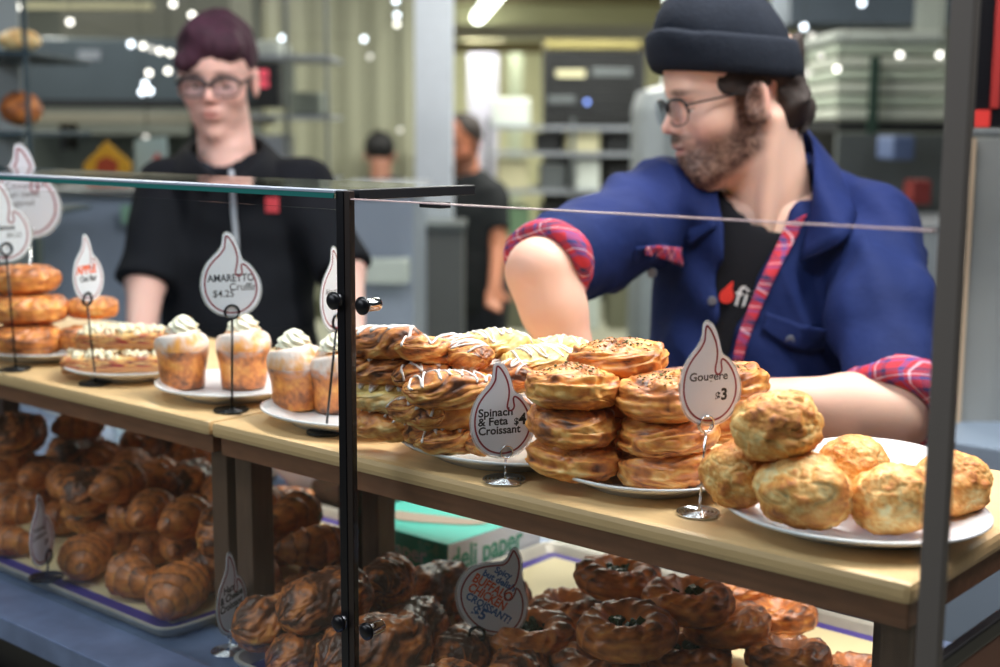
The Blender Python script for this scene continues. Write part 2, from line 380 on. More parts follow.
M_orange = mat('orange ink', srgb(226, 96, 50), 0.6); M_blue = mat('blue ink', srgb(40, 104, 176), 0.6)
M_wireb = mat('black wire', (0.01, 0.01, 0.012), 0.25, 0.5)
INNER = [(228,85),(250,103),(270,138),(285,175),(294,220),(293,262),(286,300),(286,322),(297,338),(313,336),(323,318),(320,292),(318,274),(325,262),(345,272),(375,308),(400,360),(410,420),(400,480),(370,530),(330,563),(280,578),(230,574),(180,552),(140,510),(115,455),(107,400),(112,340),(130,288),(160,243),(195,203),(218,162),(222,122)]
OUTER = [(230,64),(256,74),(280,105),(298,150),(312,200),(326,236),(362,262),(397,308),(422,360),(433,420),(422,488),(392,543),(342,582),(282,597),(222,592),(167,568),(122,522),(97,462),(87,400),(93,336),(112,278),(142,232),(177,191),(200,150),(206,110),(210,80)]
INNER_B = [(228,85),(250,110),(262,160),(262,215),(250,262),(226,290),(206,318),(200,345),(212,362),(230,356),(244,328),(262,310),(290,318),(330,360),(352,420),(345,480),(315,530),(270,560),(215,570),(150,560),(95,525),(52,470),(28,400),(22,330),(36,265),(62,220),(100,192),(150,176),(190,150),(212,115)]
def cr(pts, n=4):
    out = []; N = len(pts)
    for i in range(N):
        p0, p1, p2, p3 = (Vector(pts[(i+k-1) % N]) for k in range(4))
        for k in range(n):
            t = k/n; out.append(0.5*((2*p1)+(p2-p0)*t+(2*p0-5*p1+4*p2-p3)*t*t+(3*p1-p0-3*p2+p3)*t*t*t))
    return out
def cnorm(pts): return [((x-260)/347*0.70, -(y-332)/535) for x, y in pts]
def poly_prism(name, pts, y0, y1, m, parent):
    bm = bmesh.new(); a = [bm.verts.new((p[0], y0, p[1])) for p in pts]; b = [bm.verts.new((p[0], y1, p[1])) for p in pts]; n = len(a)
    bm.faces.new(a); bm.faces.new(b[::-1])
    for i in range(n): bm.faces.new((a[i], b[i], b[(i+1) % n], a[(i+1) % n]))
    return link(name, bm_mesh(name, bm), m, parent, smooth=False)
def ribbon(name, pts, wd, y0, y1, m, parent):
    n = len(pts); L = []; Rr = []
    for i in range(n):
        t = (Vector(pts[(i+1) % n])-Vector(pts[i-1])).normalized(); q = Vector((-t.y, t.x))*wd/2; p = Vector(pts[i]); L.append(p+q); Rr.append(p-q)
    bm = bmesh.new(); V = [[bm.verts.new((p.x, y, p.y)) for p in S] for S in (L, Rr) for y in (y0, y1)]
    for i in range(n):
        j = (i+1) % n
        for A, B in ((0, 2), (2, 3), (3, 1), (1, 0)): bm.faces.new((V[A][i], V[A][j], V[B][j], V[B][i]))
    return link(name, bm_mesh(name, bm), m, parent, smooth=False)
def text(name, s, size, x, z, y, m, parent, ang=0.0, xs=1.0, bold=0.0, rotz=None, align='LEFT', wob=0.0):
    c = bpy.data.curves.new('t', 'FONT'); c.body = s; c.size = size; c.extrude = 0.00025/1; c.offset = bold; c.align_x = align; c.resolution_u = 3
    o = bpy.data.objects.new('t', c); me = bpy.data.meshes.new_from_object(o); bpy.data.objects.remove(o)
    me.transform(Matrix.Diagonal((xs, 1, 1, 1)))
    if wob:
        for v in me.vertices: v.co.y += wob*size*math.sin(v.co.x/size*2.1+1)+0.0; v.co.x += wob*size*0.6*math.sin(v.co.y/size*3.0)
    me.transform(Matrix.Translation((x, y, z)) @ Matrix.Rotation(math.radians(90), 4, 'X') @ Matrix.Rotation(ang, 4, 'Z'))
    me.name = name; return link(name, me, m, parent, smooth=False)
def sign(label, base, bz, ctr, hpx, turn, roll, lines, stand, inner=None, group='flame-shaped price signs'):
    bp = on(base[0], base[1], 2, bz); d = proj(bp)[2]; h = hpx*d/F
    cp = on(ctr[0], ctr[1], 1, bp[1]-0.003) if abs(ctr[0]-base[0]) < 3 else atd(ctr[0], ctr[1], d-0.004)
    face = math.atan2(-VF[0], VF[1])                      # card normal towards the viewer
    yaw = ROOM_ROT+math.atan2((CX-ctr[0]), F)*1.0+math.radians(turn)
    s = empty('price_sign', (bp[0], bp[1], bz), label, 'sign', group)
    M = stand['m']; br = stand.get('r', 0.0225); rod = stand.get('rod', 0.0013)
    ri = proj(bp); ring = atd(stand['ring'][0], stand['ring'][1], d-0.001)-bp
    ring = Vector((ring[0], ring[1], max(ring[2], 0.012)))
    # spiral wire base
    bm = bmesh.new(); pts = []
    for k in range(150):
        a = k*0.21; rr = 0.003+(br-0.003)*k/149; pts.append((rr*math.cos(a), rr*math.sin(a), 0.0016+0.0012*(1-k/149)))
    add_tube(bm, pts, 0.0015, 6)
    link('sign_base', bm_mesh('sign_base', bm), M, s)
    cr_ = stand.get('cr', 0.0062); Rz = Matrix.Rotation(yaw, 4, 'Z')
    zt = ring.z-cr_
    tube('rod', [(0, 0, 0.002), (ring.x*0.5, ring.y*0.5, zt*0.5), (ring.x, ring.y, zt)], rod, M, s, 8)
    bm = bmesh.new()
    for dy in (-0.0016, 0.0016):
        add_tube(bm, [(Rz @ Vector((cr_*math.cos(a), dy, cr_*math.sin(a))))+ring for a in [k*2*math.pi/28 for k in range(28)]], stand.get('cw', 0.0010), 6, True)
    link('clip_ring', bm_mesh('clip_ring', bm), M, s)
    cl = Vector(cp-bp); dd = cl-ring; 
    card_m = Matrix.Translation(Vector((ring.x, ring.y, 0))+Vector((0, 0, cl.z))+(Rz @ Vector((1, 0, 0)))*(dd @ (Rz @ Vector((1, 0, 0))))) @ Rz @ Matrix.Rotation(math.radians(roll), 4, 'Y') @ Matrix.Scale(h, 4)
    card = poly_prism('card', cr(cnorm(OUTER if inner is None else inner[1]), 3), -0.003, 0.003, M_card, s); card.matrix_local = card_m
    oc = cnorm(OUTER if inner is None else inner[1]); cx = sum(p[0] for p in oc)/len(oc); cz = sum(p[1] for p in oc)/len(oc)
    lam = poly_prism('laminate', cr([(cx+(x-cx)*1.06, cz+(z-cz)*1.04) for x, z in oc], 3), -0.0022, 0.0022, M_lam, card)
    ribbon('flame_outline', cr(cnorm(INNER if inner is None else inner[0]), 4), 0.019, -0.0036, -0.0030, M_maroon, card)
    for (tx, size, x, z, m, ang, xs, bold) in lines: text('lettering', tx, size, x, z, -0.0032, m, card, math.radians(ang), xs, bold)
    return s
CH = lambda px, py, **k: dict(m=M_chrome, ring=(px, py), **k)
BK = lambda px, py, **k: dict(m=M_wireb, ring=(px, py), cw=0.0014, cr=0.0085, rod=0.0015, **k)
SZ = ST+0.0002
sign('white flame-shaped sign reading Spinach & Feta Croissant $4 on low chrome stand', (505, 481), SZ, (505, 411), 96, 22, 0,
     [('Spinach', 0.118, -0.272, -0.060, M_ink, 0, 1.08, 0.003), ('& Feta', 0.118, -0.275, -0.155, M_ink, 0, 1.08, 0.003), ('Croissant', 0.118, -0.272, -0.250, M_ink, 0, 1.02, 0.003), ('$', 0.10, 0.125, -0.165, M_ink, 0, 1.0, 0.003), ('4', 0.165, 0.180, -0.165, M_ink, 0, 1.0, 0.005)], CH(506, 452))
sign('white flame-shaped sign reading Gougere $3 on tall chrome stand', (699, 514), SZ, (709, 373), 104, 36, 0,
     [('Gougere', 0.115, -0.250, -0.06, M_ink, -1, 1.1, 0.002), ('$', 0.11, 0.06, -0.265, M_ink, 0, 1.0, 0.004), ('3', 0.155, 0.125, -0.265, M_ink, 0, 1.0, 0.006)], CH(706, 424, cr=0.0075, r=0.0205))
sign('flame-shaped sign reading Amaretto Cruffin on a tall black wire stand', (232, 411), SZ, (232, 277), 83, 2, 2,
     [('AMARETTO', 0.125, -0.275, -0.095, M_ink, 3, 0.84, 0.0025), ('Cruffin', 0.125, -0.02, -0.190, M_ink, 2, 0.95, 0.001), ('$4.25', 0.12, -0.215, -0.275, M_ink, 2, 0.95, 0.001)], BK(232, 312))
sign('narrow flame-shaped sign hidden behind the black case post', (326, 433), SZ, (334, 289), 84, 58, 0,
     [('Almond', 0.10, -0.24, -0.05, M_ink, 0, 1, 0), ], BK(336, 322))
sign('flame-shaped sign with orange APPLE lettering over Oat Bar on black stand', (96, 384), SZ, (90, 268), 66, 52, 0,
     [('APPLE', 0.17, -0.27, -0.075, M_orange, 0, 1.0, 0.008), ('Oat Bar', 0.12, -0.20, -0.20, M_ink, 0, 1.0, 0.004)], BK(87, 299))
sign('flame-shaped sign cut by the picture edge, on a black stand before the pleated buns', (16, 370), SZ, (3, 222), 78, 25, 0,
     [('Cinnamon', 0.10, -0.24, -0.10, M_ink, 0, 0.9, 0.003), ('$4.25', 0.09, 0.02, -0.2, M_ink, 0, 1, 0)], BK(6, 249))
sign('grey flame-shaped sign half reversed, standing behind the case glass top', (31, 345), SZ, (27, 191), 92, -12, 0,
     [('Cinnamon', 0.10, -0.22, 0.02, M_ink, 2, 1.0, 0), ('Bun twist', 0.10, -0.24, -0.07, M_ink, 2, 1.0, 0), ('sugared', 0.09, -0.2, -0.16, M_ink, 2, 1.0, 0)], CH(30, 231))
DZS = DZ+0.0052
sign('narrow white flame-shaped sign reading Ham & Cheese Croissant $5', (228, 652), DZ+0.0002, (232, 593), 84, 60, 0,
     [('Ham', 0.125, -0.19, 0.03, M_ink, 0, 1.1, 0.004), ('& Cheese', 0.125, -0.27, -0.075, M_ink, 0, 1.05, 0.004), ('Croissant', 0.125, -0.28, -0.18, M_ink, 0, 1.05, 0.004), ('$5', 0.15, 0.05, -0.31, M_ink, 0, 1.1, 0.005)], CH(231, 633, r=0.020))
sign('narrow white flame-shaped sign beside the small plain croissants', (47, 578), DZ+0.0165, (49, 530), 72, 64, 0,
     [('Almond', 0.105, -0.24, 0.0, M_ink, 0, 1.0, 0.001), ('Croissant', 0.105, -0.27, -0.10, M_ink, 0, 1.0, 0.001), ('$4', 0.12, 0.06, -0.24, M_ink, 0, 1.0, 0.002)], BK(48, 556, r=0.024))
ib = [(x*0.9+95, y*0.94+52) for x, y in [(a*1.0, b*1.0) for a, b in INNER_B]]
def fit(pts, x0, x1, y0, y1, rx, ry): return [((x-rx[0])/(rx[1]-rx[0])*(x1-x0)+x0, (y-ry[0])/(ry[1]-ry[0])*(y1-y0)+y0) for x, y in pts]
RB = [(384,68),(400,92),(414,130),(418,180),(410,240),(396,290),(372,316),(345,330),(332,352),(336,380),(352,398),(372,392),(386,370),(396,345),(402,318),(425,345),(440,400),(440,470),(422,540),(385,590),(335,612),(275,608),(215,590),(160,550),(115,495),(84,430),(72,360),(80,300),(108,240),(150,195),(205,172),(265,164),(320,160),(348,140),(368,100)]
RO = [(384,52),(408,70),(428,120),(434,180),(436,250),(452,330),(466,400),(462,480),(440,555),(398,608),(340,636),(275,632),(205,612),(145,570),(95,510),(62,440),(48,360),(56,290),(86,222),(135,175),(200,150),(262,143),(315,138),(340,118),(360,75)]
gx = lambda P: [(260+(x-258)*0.94, 332+(y-345)*0.94) for x, y in P]
sign('round flame-shaped sign hand-lettered Buffalo Chicken Croissant! $5 in orange and blue', (479, 672), DZ+0.0165, (492, 592), 88, 5, 0,
     [('Spicy', 0.105, 0.02, 0.245, M_blue, -26, 0.95, 0.004), ('but delish', 0.105, -0.115, 0.215, M_blue, -30, 1.0, 0.004), ('BUFFALO', 0.155, -0.235, 0.15, M_orange, -32, 0.78, 0.005), ('CHICKEN', 0.145, -0.285, 0.045, M_orange, -32, 0.78, 0.005), ('CROISSANT!', 0.12, -0.31, -0.05, M_blue, -33, 0.88, 0.004), ('$5', 0.17, -0.25, -0.24, M_blue, -28, 1.0, 0.006)],
     dict(m=M_wireb, ring=(477, 634), cw=0.0016, cr=0.0085, rod=0.0016), inner=(gx(RB), gx(RO)))
# ---------------- pastries ----------------
M_crust = mat('baked crust', rough=0.42, attr='col', bump=0.0006, bscale=220, var=0.16, vscale=90, coat=0.08, sss=0.0)
M_matte = mat('baked crumb', rough=0.58, attr='col', bump=0.0012, bscale=170, var=0.12, vscale=70)
M_icing = mat('white icing', srgb(238, 230, 226), 0.28, coat=0.3, bump=0.0002, bscale=200)
M_cream = mat('whipped cream', srgb(240, 236, 214), 0.45, bump=0.0002, bscale=120)
M_spin = mat('chopped spinach', srgb(34, 62, 30), 0.35, var=0.4, vscale=120)
M_nut = mat('toasted nut flakes', srgb(176, 128, 72), 0.5)
PALE = np.array(srgb(248, 208, 138)); GOLD = np.array(srgb(232, 164, 82)); ORNG = np.array(srgb(204, 122, 62)); BRWN = np.array(srgb(138, 82, 50)); DARK = np.array(srgb(82, 48, 32)); BUFF = np.array(srgb(240, 222, 170))
def ramp(t, stops):
    t = np.clip(t, 0, 1); out = np.zeros((len(t), 3)); xs = [s[0] for s in stops]
    for c in range(3): out[:, c] = np.interp(t, xs, [s[1][c] for s in stops])
    return out
R_PUFF = [(0, BUFF), (0.22, PALE), (0.45, GOLD), (0.68, ORNG), (0.9, BRWN), (1, DARK)]
R_DEEP = [(0, GOLD), (0.3, ORNG), (0.65, BRWN), (1, DARK)]
def grid_sphere(nu, nv):
    th = np.linspace(0, 2*math.pi, nu, endpoint=False); ph = np.linspace(0, math.pi, nv+2)[1:-1]
    T, Ph = np.meshgrid(th, ph); T = T.ravel(); Ph = Ph.ravel()
    T = np.append(T, [0, 0]); Ph = np.append(Ph, [0, math.pi])
    faces = []
    for j in range(nv-1):
        for i in range(nu):
            faces.append((j*nu+i, (j+1)*nu+i, (j+1)*nu+(i+1) % nu, j*nu+(i+1) % nu))
    n0 = nu*nv
    for i in range(nu): faces.append((n0, i, (i+1) % nu)); faces.append((n0+1, (nv-1)*nu+(i+1) % nu, (nv-1)*nu+i))
    return T, Ph, faces
GS = grid_sphere(112, 76)
def dirs(T, Ph): return np.stack([np.sin(Ph)*np.cos(T), np.sin(Ph)*np.sin(T), np.cos(Ph)], 1)
def spow(x, e): return np.sign(x)*np.abs(x)**e
def bun_mesh(seed, rx=0.050, ry=0.048, rz=0.0215, herbs=False, flake=1.0):
    T, Ph, Fs = GS; D = dirs(T, Ph)
    c = np.cos(Ph); s = np.sin(Ph); e = 0.72
    P = np.stack([rx*spow(s, e)*np.cos(T), ry*spow(s, e)*np.sin(T), rz*spow(c, 0.8)], 1)
    th2 = T+1.4*s+0.7*vnoise(D*1.7, seed)
    n1 = vnoise(np.stack([np.cos(th2)*2.2, np.sin(th2)*2.2, c*5+seed], 1), seed+1)
    fl = vnoise(np.stack([np.cos(th2)*7, np.sin(th2)*7, c*3.2], 1)+seed, seed+2)
    rid = 1-np.abs(fl)*2
    lay = np.sin(c*15+3.0*vnoise(D*2.1, seed+5)+2*np.cos(T+seed))
    side = np.clip(1-np.abs(c)*1.1, 0, 1)
    f = fbm(D*9+seed, seed+3)
    fl2 = vnoise(np.stack([np.cos(th2+0.5)*13, np.sin(th2+0.5)*13, c*7], 1)+seed, seed+12)
    disp = 0.085*n1+flake*(0.026*rid+0.008*lay*side+0.016*(1-2*np.abs(fl2)))+0.04*f+0.06*vnoise(D*2.7+3, seed+40)
    P = P*(1+disp[:, None]*np.array([0.75, 0.75, 1.0])); P[:, 2] += 0.0022*n1
    t = 0.63+0.10*np.clip(c, -1, 1)+0.26*vnoise(D*2.3+5, seed+8)-0.15*rid*flake+0.24*f+0.12*vnoise(D*7, seed+21)-0.10*lay*side+0.1*np.clip(-c, 0, 1)
    C = ramp(t, R_PUFF)
    return np_mesh('bun', P, Fs, C)
def gougere_mesh(seed, r=0.042):
    T, Ph, Fs = GS; D = dirs(T, Ph)
    big = vnoise(D*1.5+seed*3, seed); cell = np.abs(vnoise(D*2.6+seed, seed+4)); cell2 = np.abs(vnoise(D*4.5+seed, seed+7)); f = fbm(D*8+seed, seed+2)
    crack = np.clip(1-cell/0.13, 0, 1); crack2 = np.clip(1-cell2/0.10, 0, 1)
    f2 = fbm(D*22+seed, seed+30, 3); rr = r*(1+0.09*big+0.07*vnoise(D*3.1+2, seed+14)-0.050*crack-0.012*crack2+0.05*f+0.018*f2)
    P = D*rr[:, None]*np.array([1.06, 1.0, 0.86]); 
    lowz = -0.68*r; P[:, 2] = np.where(P[:, 2] < lowz, lowz+(P[:, 2]-lowz)*0.25, P[:, 2])
    t = 0.44+0.26*vnoise(D*2.2+9, seed+11)+0.30*f+0.25*f2-0.24*crack-0.10*crack2+0.05*D[:, 2]+0.20*np.clip(-D[:, 2], 0, 1)
    return np_mesh('gougere', P, Fs, ramp(t, R_PUFF))
def croissant_mesh(seed, L=0.056, R=0.031, bend=0.25, k=3.4, deep=0.0, rings=1.0):
    T, Ph, Fs = GS; t = np.cos(Ph); a = T
    u = np.abs(t)
    prof = (1-u**2.6)**0.55*(1-0.38*u**1.3)
    wob = 0.25*vnoise(np.stack([t*3, np.cos(a), np.sin(a)], 1)+seed, seed)
    q = u*k+0.22*np.cos(a-0.6)+wob; saw = q-np.floor(q)
    step = (saw**0.7)*(1-saw**14)
    D = np.stack([t*1.5, prof*np.cos(a), prof*np.sin(a)], 1)
    streak = vnoise(np.stack([t*3+seed, np.cos(a)*7, np.sin(a)*7], 1), seed+3); f = fbm(D*6+seed, seed+5)
    r = R*prof*(1+0.19*rings*(0.55-step)+0.05*f+0.012*streak+0.06*vnoise(D*1.3, seed+6))
    x = L*t; y = r*np.cos(a)*1.02; z = r*np.sin(a)*0.92
    y = y+bend*(x*x)/L
    z = np.where(z < -0.62*R, -0.62*R+(z+0.62*R)*0.3, z)
    P = np.stack([x, y, z], 1)
    tt = 0.66+0.32*(0.5-step)*rings+0.08*streak+0.20*f+0.10*np.sin(a)+deep-0.25*np.clip(saw-0.86, 0, 1)*6*0.4
    return np_mesh('croissant', P, Fs, ramp(tt, R_PUFF))
def danish_mesh(seed, a=0.052, b=0.028, c=0.019, tone=0.5, pale=0.0, wr=1.0):
    T, Ph, Fs = GS; t = np.cos(Ph); s = np.sin(Ph)
    prof = (1-np.abs(t)**3.2)**0.55
    D = np.stack([t*1.4, prof*np.cos(T), prof*np.sin(T)], 1)
    tw = T+1.1*t+0.6*vnoise(D*1.4+seed, seed)
    fl = vnoise(np.stack([t*2.2+seed, np.cos(tw)*4.5, np.sin(tw)*4.5], 1), seed+2); rid = 1-np.abs(fl)*2
    f = fbm(D*6+seed, seed+4); q = vnoise(D*1.6+seed, seed+6)
    lay = np.sin(tw*6+t*3)
    fl2 = vnoise(np.stack([t*5+seed, np.cos(tw)*9, np.sin(tw)*9], 1), seed+12)
    k = 1+0.13*q+0.055*rid+0.05*f*wr+0.030*lay+0.022*(1-2*np.abs(fl2))*wr
    P = np.stack([a*t*(1+0.05*f), b*prof*np.cos(T)*k, c*prof*np.sin(T)*k], 1); P[:, 2] += 0.003*q
    tt = tone+0.22*vnoise(D*2+3, seed+8)-0.17*rid+0.30*f+0.12*np.sin(T)-0.12*lay-0.06*(1-2*np.abs(fl2))
    C = ramp(tt, R_PUFF)
    if pale > 0:
        m = pale*sstep(0.1, 0.7, np.sin(T)+0.5*f); C = lerp(C, np.array(srgb(236, 214, 132)), m)
    return np_mesh('danish', P, Fs, C)
def ring_mesh(seed, R=0.052, H=0.021, pleats=16, tone=0.55, hole=0.5):
    T, Ph, Fs = GS; c = np.cos(Ph); s = np.sin(Ph)
    D = dirs(T, Ph); rho = spow(s, 0.75)
    pl = 0.65*np.sin(pleats*(T+0.35*rho+0.30*vnoise(D*2+seed, seed))+2.2*s)+0.8*(1-2*np.abs(vnoise(np.stack([np.cos(T+rho)*4.5, np.sin(T+rho)*4.5, c*2], 1)+seed, seed+6))); f = fbm(D*7+seed, seed+2); q = vnoise(D*1.5+seed, seed+3)
    sc = np.clip(1-np.abs(rho-0.75)/0.5, 0, 1)
    z = H*spow(c, 0.75)
    top = c > 0
    dip = np.where(top, sstep(hole, 0.0, rho), 0)
    z = z-dip*H*0.95+np.where(top, 0.0022*pl*sc, 0)+0.002*q
    rr = R*rho*(1+0.035*pl*sc+0.07*q+0.03*f)
    P = np.stack([rr*np.cos(T), rr*np.sin(T)*0.95, z*(1+0.08*f)], 1)
    tt = tone+0.16*pl*sc+0.24*f+0.18*q+0.05*c-0.1*np.sin(c*14+q*4)*(1-np.abs(c))
    return np_mesh('ring_pastry', P, Fs, ramp(tt, R_PUFF))
def cruffin_mesh(seed, H=0.060, rb=0.0272, rt=0.0330):
    T, Ph, Fs = grid_sphere(128, 96); c = np.cos(Ph); s = np.sin(Ph)
    v = (1-c)/2                                            # 0 top .. 1 bottom
    D = dirs(T, Ph); f = fbm(D*8+seed, seed); q = vnoise(D*1.6+seed, seed+1)
    tv = sstep(0, 1, v)
    side = np.clip((v-0.22)/0.62, 0, 1)
    rad = np.where(v < 0.22, (rt+0.0012)*np.sin(np.clip(v/0.22, 0, 1)*math.pi/2)**0.75, np.where(v < 0.84, (rt+0.0012)+(rb-rt-0.0012)*side**0.9, rb*np.clip((1-v)/0.16, 0, 1)**0.35))
    z = np.where(v < 0.22, H*0.86+0.024*np.cos(np.clip(v/0.22, 0, 1)*math.pi/2), np.where(v < 0.84, H*0.86*(1-side), 0.0))
    spi = np.sin(2*T+rad/rt*11+seed); top = v < 0.24
    lay = np.sin(z/H*9+1.2*np.sin(T*1+seed)+1.5*q)
    z = z+np.where(top, 0.0028*spi*np.clip(rad/rt*2, 0, 1), 0)
    rad = rad*(1+0.03*q+np.where(top, 0.02*spi, 0.016*lay+0.012*f))
    P = np.stack([rad*np.cos(T), rad*np.sin(T), z], 1)
    tt = np.where(top, 0.5+0.15*f, 0.70+0.13*lay+0.30*f+0.14*q)
    C = ramp(tt, R_PUFF)
    dl = np.sin(3*T-z/H*7+2*q+seed); sug = np.clip(sstep(0.36, 0.16, v+0.07*q+0.05*dl)*(0.60+0.45*spi*top+0.25*dl+0.9*f), 0, 0.9); C = lerp(C, np.array(srgb(238, 228, 224)), sug)
    return np_mesh('cruffin', P, Fs, C)
def cream_mesh(seed, R=0.0190, H=0.024):
    T, Ph, Fs = grid_sphere(72, 44); c = np.cos(Ph); v = (1-c)/2
    z = H*(1-v); rr = R*(np.sin(np.clip(v*1.15, 0, 1)*math.pi/2)**0.7)*np.where(v > 0.9, np.clip((1-v)/0.1, 0, 1)**0.5, 1)
    rr = rr*(1+0.12*np.sin(7*(T+z/H*2.6+seed))+0.07*np.sin(z/H*17))
    P = np.stack([rr*np.cos(T)+0.001*math.sin(seed), rr*np.sin(T), z], 1); return np_mesh('cream', P, Fs)
def crumbs(name, n, sx, sy, z, r, seed, m, parent, hump=0.0):
    rnd = random.Random(seed); bm = bmesh.new()
    for i in range(n):
        x = rnd.uniform(-sx, sx); y = rnd.uniform(-sy, sy); rr = r*rnd.uniform(0.5, 1.25)
        M = Matrix.Translation((x, y, z+hump*(1-(x/sx)**2)*(1-(y/sy)**2)+rnd.uniform(-0.4, 0.5)*r)) @ Euler((rnd.random()*6, rnd.random()*6, 0)).to_matrix().to_4x4() @ Matrix.Diagonal((rr, rr*rnd.uniform(0.6, 1), rr*rnd.uniform(0.5, 0.9), 1))
        bmesh.ops.create_icosphere(bm, subdivisions=1, radius=1, matrix=M)
    return link(name, bm_mesh(name, bm), m, parent)
M_herb = mat('green herb flecks', srgb(92, 92, 40), 0.6)
def sprinkle(name, pm, n, r, seed, m, parent, nz=0.5, rad=0.8):     # grains pressed into the upper crust
    rnd = random.Random(seed); vs = [v for v in pm.vertices if v.normal.z > nz and math.hypot(v.co.x, v.co.y) < 0.05*rad]; bm = bmesh.new()
    for v in rnd.sample(vs, min(n, len(vs))):
        q = v.normal.to_track_quat('Z', 'Y').to_matrix().to_4x4() @ Matrix.Rotation(rnd.random()*6, 4, 'Z'); k = r*rnd.uniform(0.5, 1.2)
        bmesh.ops.create_icosphere(bm, subdivisions=1, radius=1, matrix=Matrix.Translation(v.co+v.normal*k*0.15) @ q @ Matrix.Diagonal((k, k*0.6, k*0.38, 1)))
    return link(name, bm_mesh(name, bm), m, parent)
def icing(parent_me, seed, parent, nz=5, w=0.0019, ex=0.85, ey=0.8, ang=0.0):   # a drizzled zigzag laid on the upper surface
    co = np.array([v.co[:] for v in parent_me.vertices]); nn = np.array([v.normal[:] for v in parent_me.vertices]); up = nn[:, 2] > -0.15
    co = co[up]; nn = nn[up]; rnd = random.Random(seed); mx = co[:, 0].max(); my = co[:, 1].max()
    bm = bmesh.new(); path = []
    for i in range(nz*2+1):
        x = mx*ex*(-1+2*i/(nz*2))+rnd.uniform(-1, 1)*mx*0.10; y = my*ey*(1 if i % 2 else -1)*rnd.uniform(0.75, 1.3); path.append((x, y))
    pts = []
    for (x0, y0), (x1, y1) in zip(path, path[1:]):
        for k in range(9):
            t = k/9; x = x0+(x1-x0)*t+0.0015*math.sin(t*6+seed); y = y0+(y1-y0)*t
            ca, sa = math.cos(ang), math.sin(ang); xx = x*ca-y*sa*1.0; yy = x*sa*my/mx+y*ca
            d = (co[:, 0]-xx)**2+(co[:, 1]-yy)**2-np.maximum(co[:, 2], 0)*0.004; j = int(np.argmin(d)); pts.append(Vector(co[j]+nn[j]*w*0.25))
    sm = [pts[0]]+[(pts[i-1]+pts[i]*2+pts[i+1])/4 for i in range(1, len(pts)-1)]+[pts[-1]]
    q = [sm[0]]
    for p in sm[1:]:
        if (p-q[-1]).length > 0.0012: q.append(p)
    rs = [w*(0.75+0.45*abs(math.sin(i*0.9+seed))) for i in range(len(q))]
    add_tube(bm, q, rs, 7); return link('icing', bm_mesh('icing', bm), M_icing, parent)

MESH = {}
for i in range(6): MESH['bun', i] = bun_mesh(11+i*7, flake=1.1)
for i in range(5): MESH['gougere', i] = gougere_mesh(5+i*9)
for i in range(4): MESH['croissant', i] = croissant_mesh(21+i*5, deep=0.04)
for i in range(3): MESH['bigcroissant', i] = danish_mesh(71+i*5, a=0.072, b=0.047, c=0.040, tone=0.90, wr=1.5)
for i in range(6): MESH['danish', i] = danish_mesh(31+i*5, tone=0.62+0.09*(i % 3))
for i in range(2): MESH['paledanish', i] = danish_mesh(91+i*5, tone=0.40, pale=0.85)
for i in range(4): MESH['ring', i] = ring_mesh(41+i*5, tone=0.72, hole=0.62, pleats=11)
for i in range(3): MESH['pleated', i] = ring_mesh(61+i*5, R=0.056, H=0.022, tone=0.62, hole=0.15, pleats=13)
for i in range(3): MESH['cruffin', i] = cruffin_mesh(51+i*3)
CATS = dict(bun='bun', gougere='cheese puff', croissant='croissant', bigcroissant='croissant', danish='pastry', paledanish='pastry', ring='pastry', pleated='bun', cruffin='cruffin')
NAMES = dict(bun='savory_bun', gougere='cheese_puff', croissant='croissant', bigcroissant='filled_croissant', danish='iced_pastry', paledanish='iced_pastry', ring='spinach_ring_pastry', pleated='pleated_bun', cruffin='cruffin')
def put(kind, i, pos, label, group, rot=(0, 0, 0), s=1.0):
    me = MESH[kind, i]; rot = tuple(math.radians(a) for a in rot)
    o = bpy.data.objects.new(NAMES[kind], me); COL.objects.link(o)
    if not me.materials:
        me.materials.append(M_matte if kind == 'gougere' else M_crust); me.polygons.foreach_set('use_smooth', [True]*len(me.polygons))
    o.location = tuple(pos); o.rotation_euler = rot; o.scale = (s, s, s) if not isinstance(s, tuple) else s
    tag(o, label, CATS[kind], group); return o
YAWV = math.degrees(ROOM_ROT)
def at(px, py, h): return on(px, py, 2, ST+h)          # h above the table top
def low(px, py, h): return on(px, py, 2, DZ+h)

# cheese puffs (near plate): pixel centre, height of centre above the board
G = 'cheese puffs piled on the near plate'
for n, (px, py, h, i, rz, s, lab) in enumerate([
        (805, 492, 0.040, 0, 20, 0.93, 'large round cheese puff at the front of the near plate, behind the chrome sign foot'),
        (738, 474, 0.044, 1, 100, 0.78, 'cheese puff lowest at the left end of the near plate, beside the thick buns'),
        (892, 500, 0.036, 2, 200, 0.82, 'split-topped cheese puff touching the front of the broad grey-brown post'),
        (777, 426, 0.092, 3, 60, 0.85, 'pale yellow cheese puff perched on top of the pile'),
        (852, 468, 0.044, 4, 310, 0.78, 'cheese puff half hidden in the middle of the near plate'),
        (952, 484, 0.036, 1, 240, 0.80, 'smooth cheese puff at the plate\'s far right, beyond the broad post')]):
    put('gougere', i, at(px, py, h), lab, G, (8*math.sin(n*2.), 8*math.cos(n*3.), rz), s)
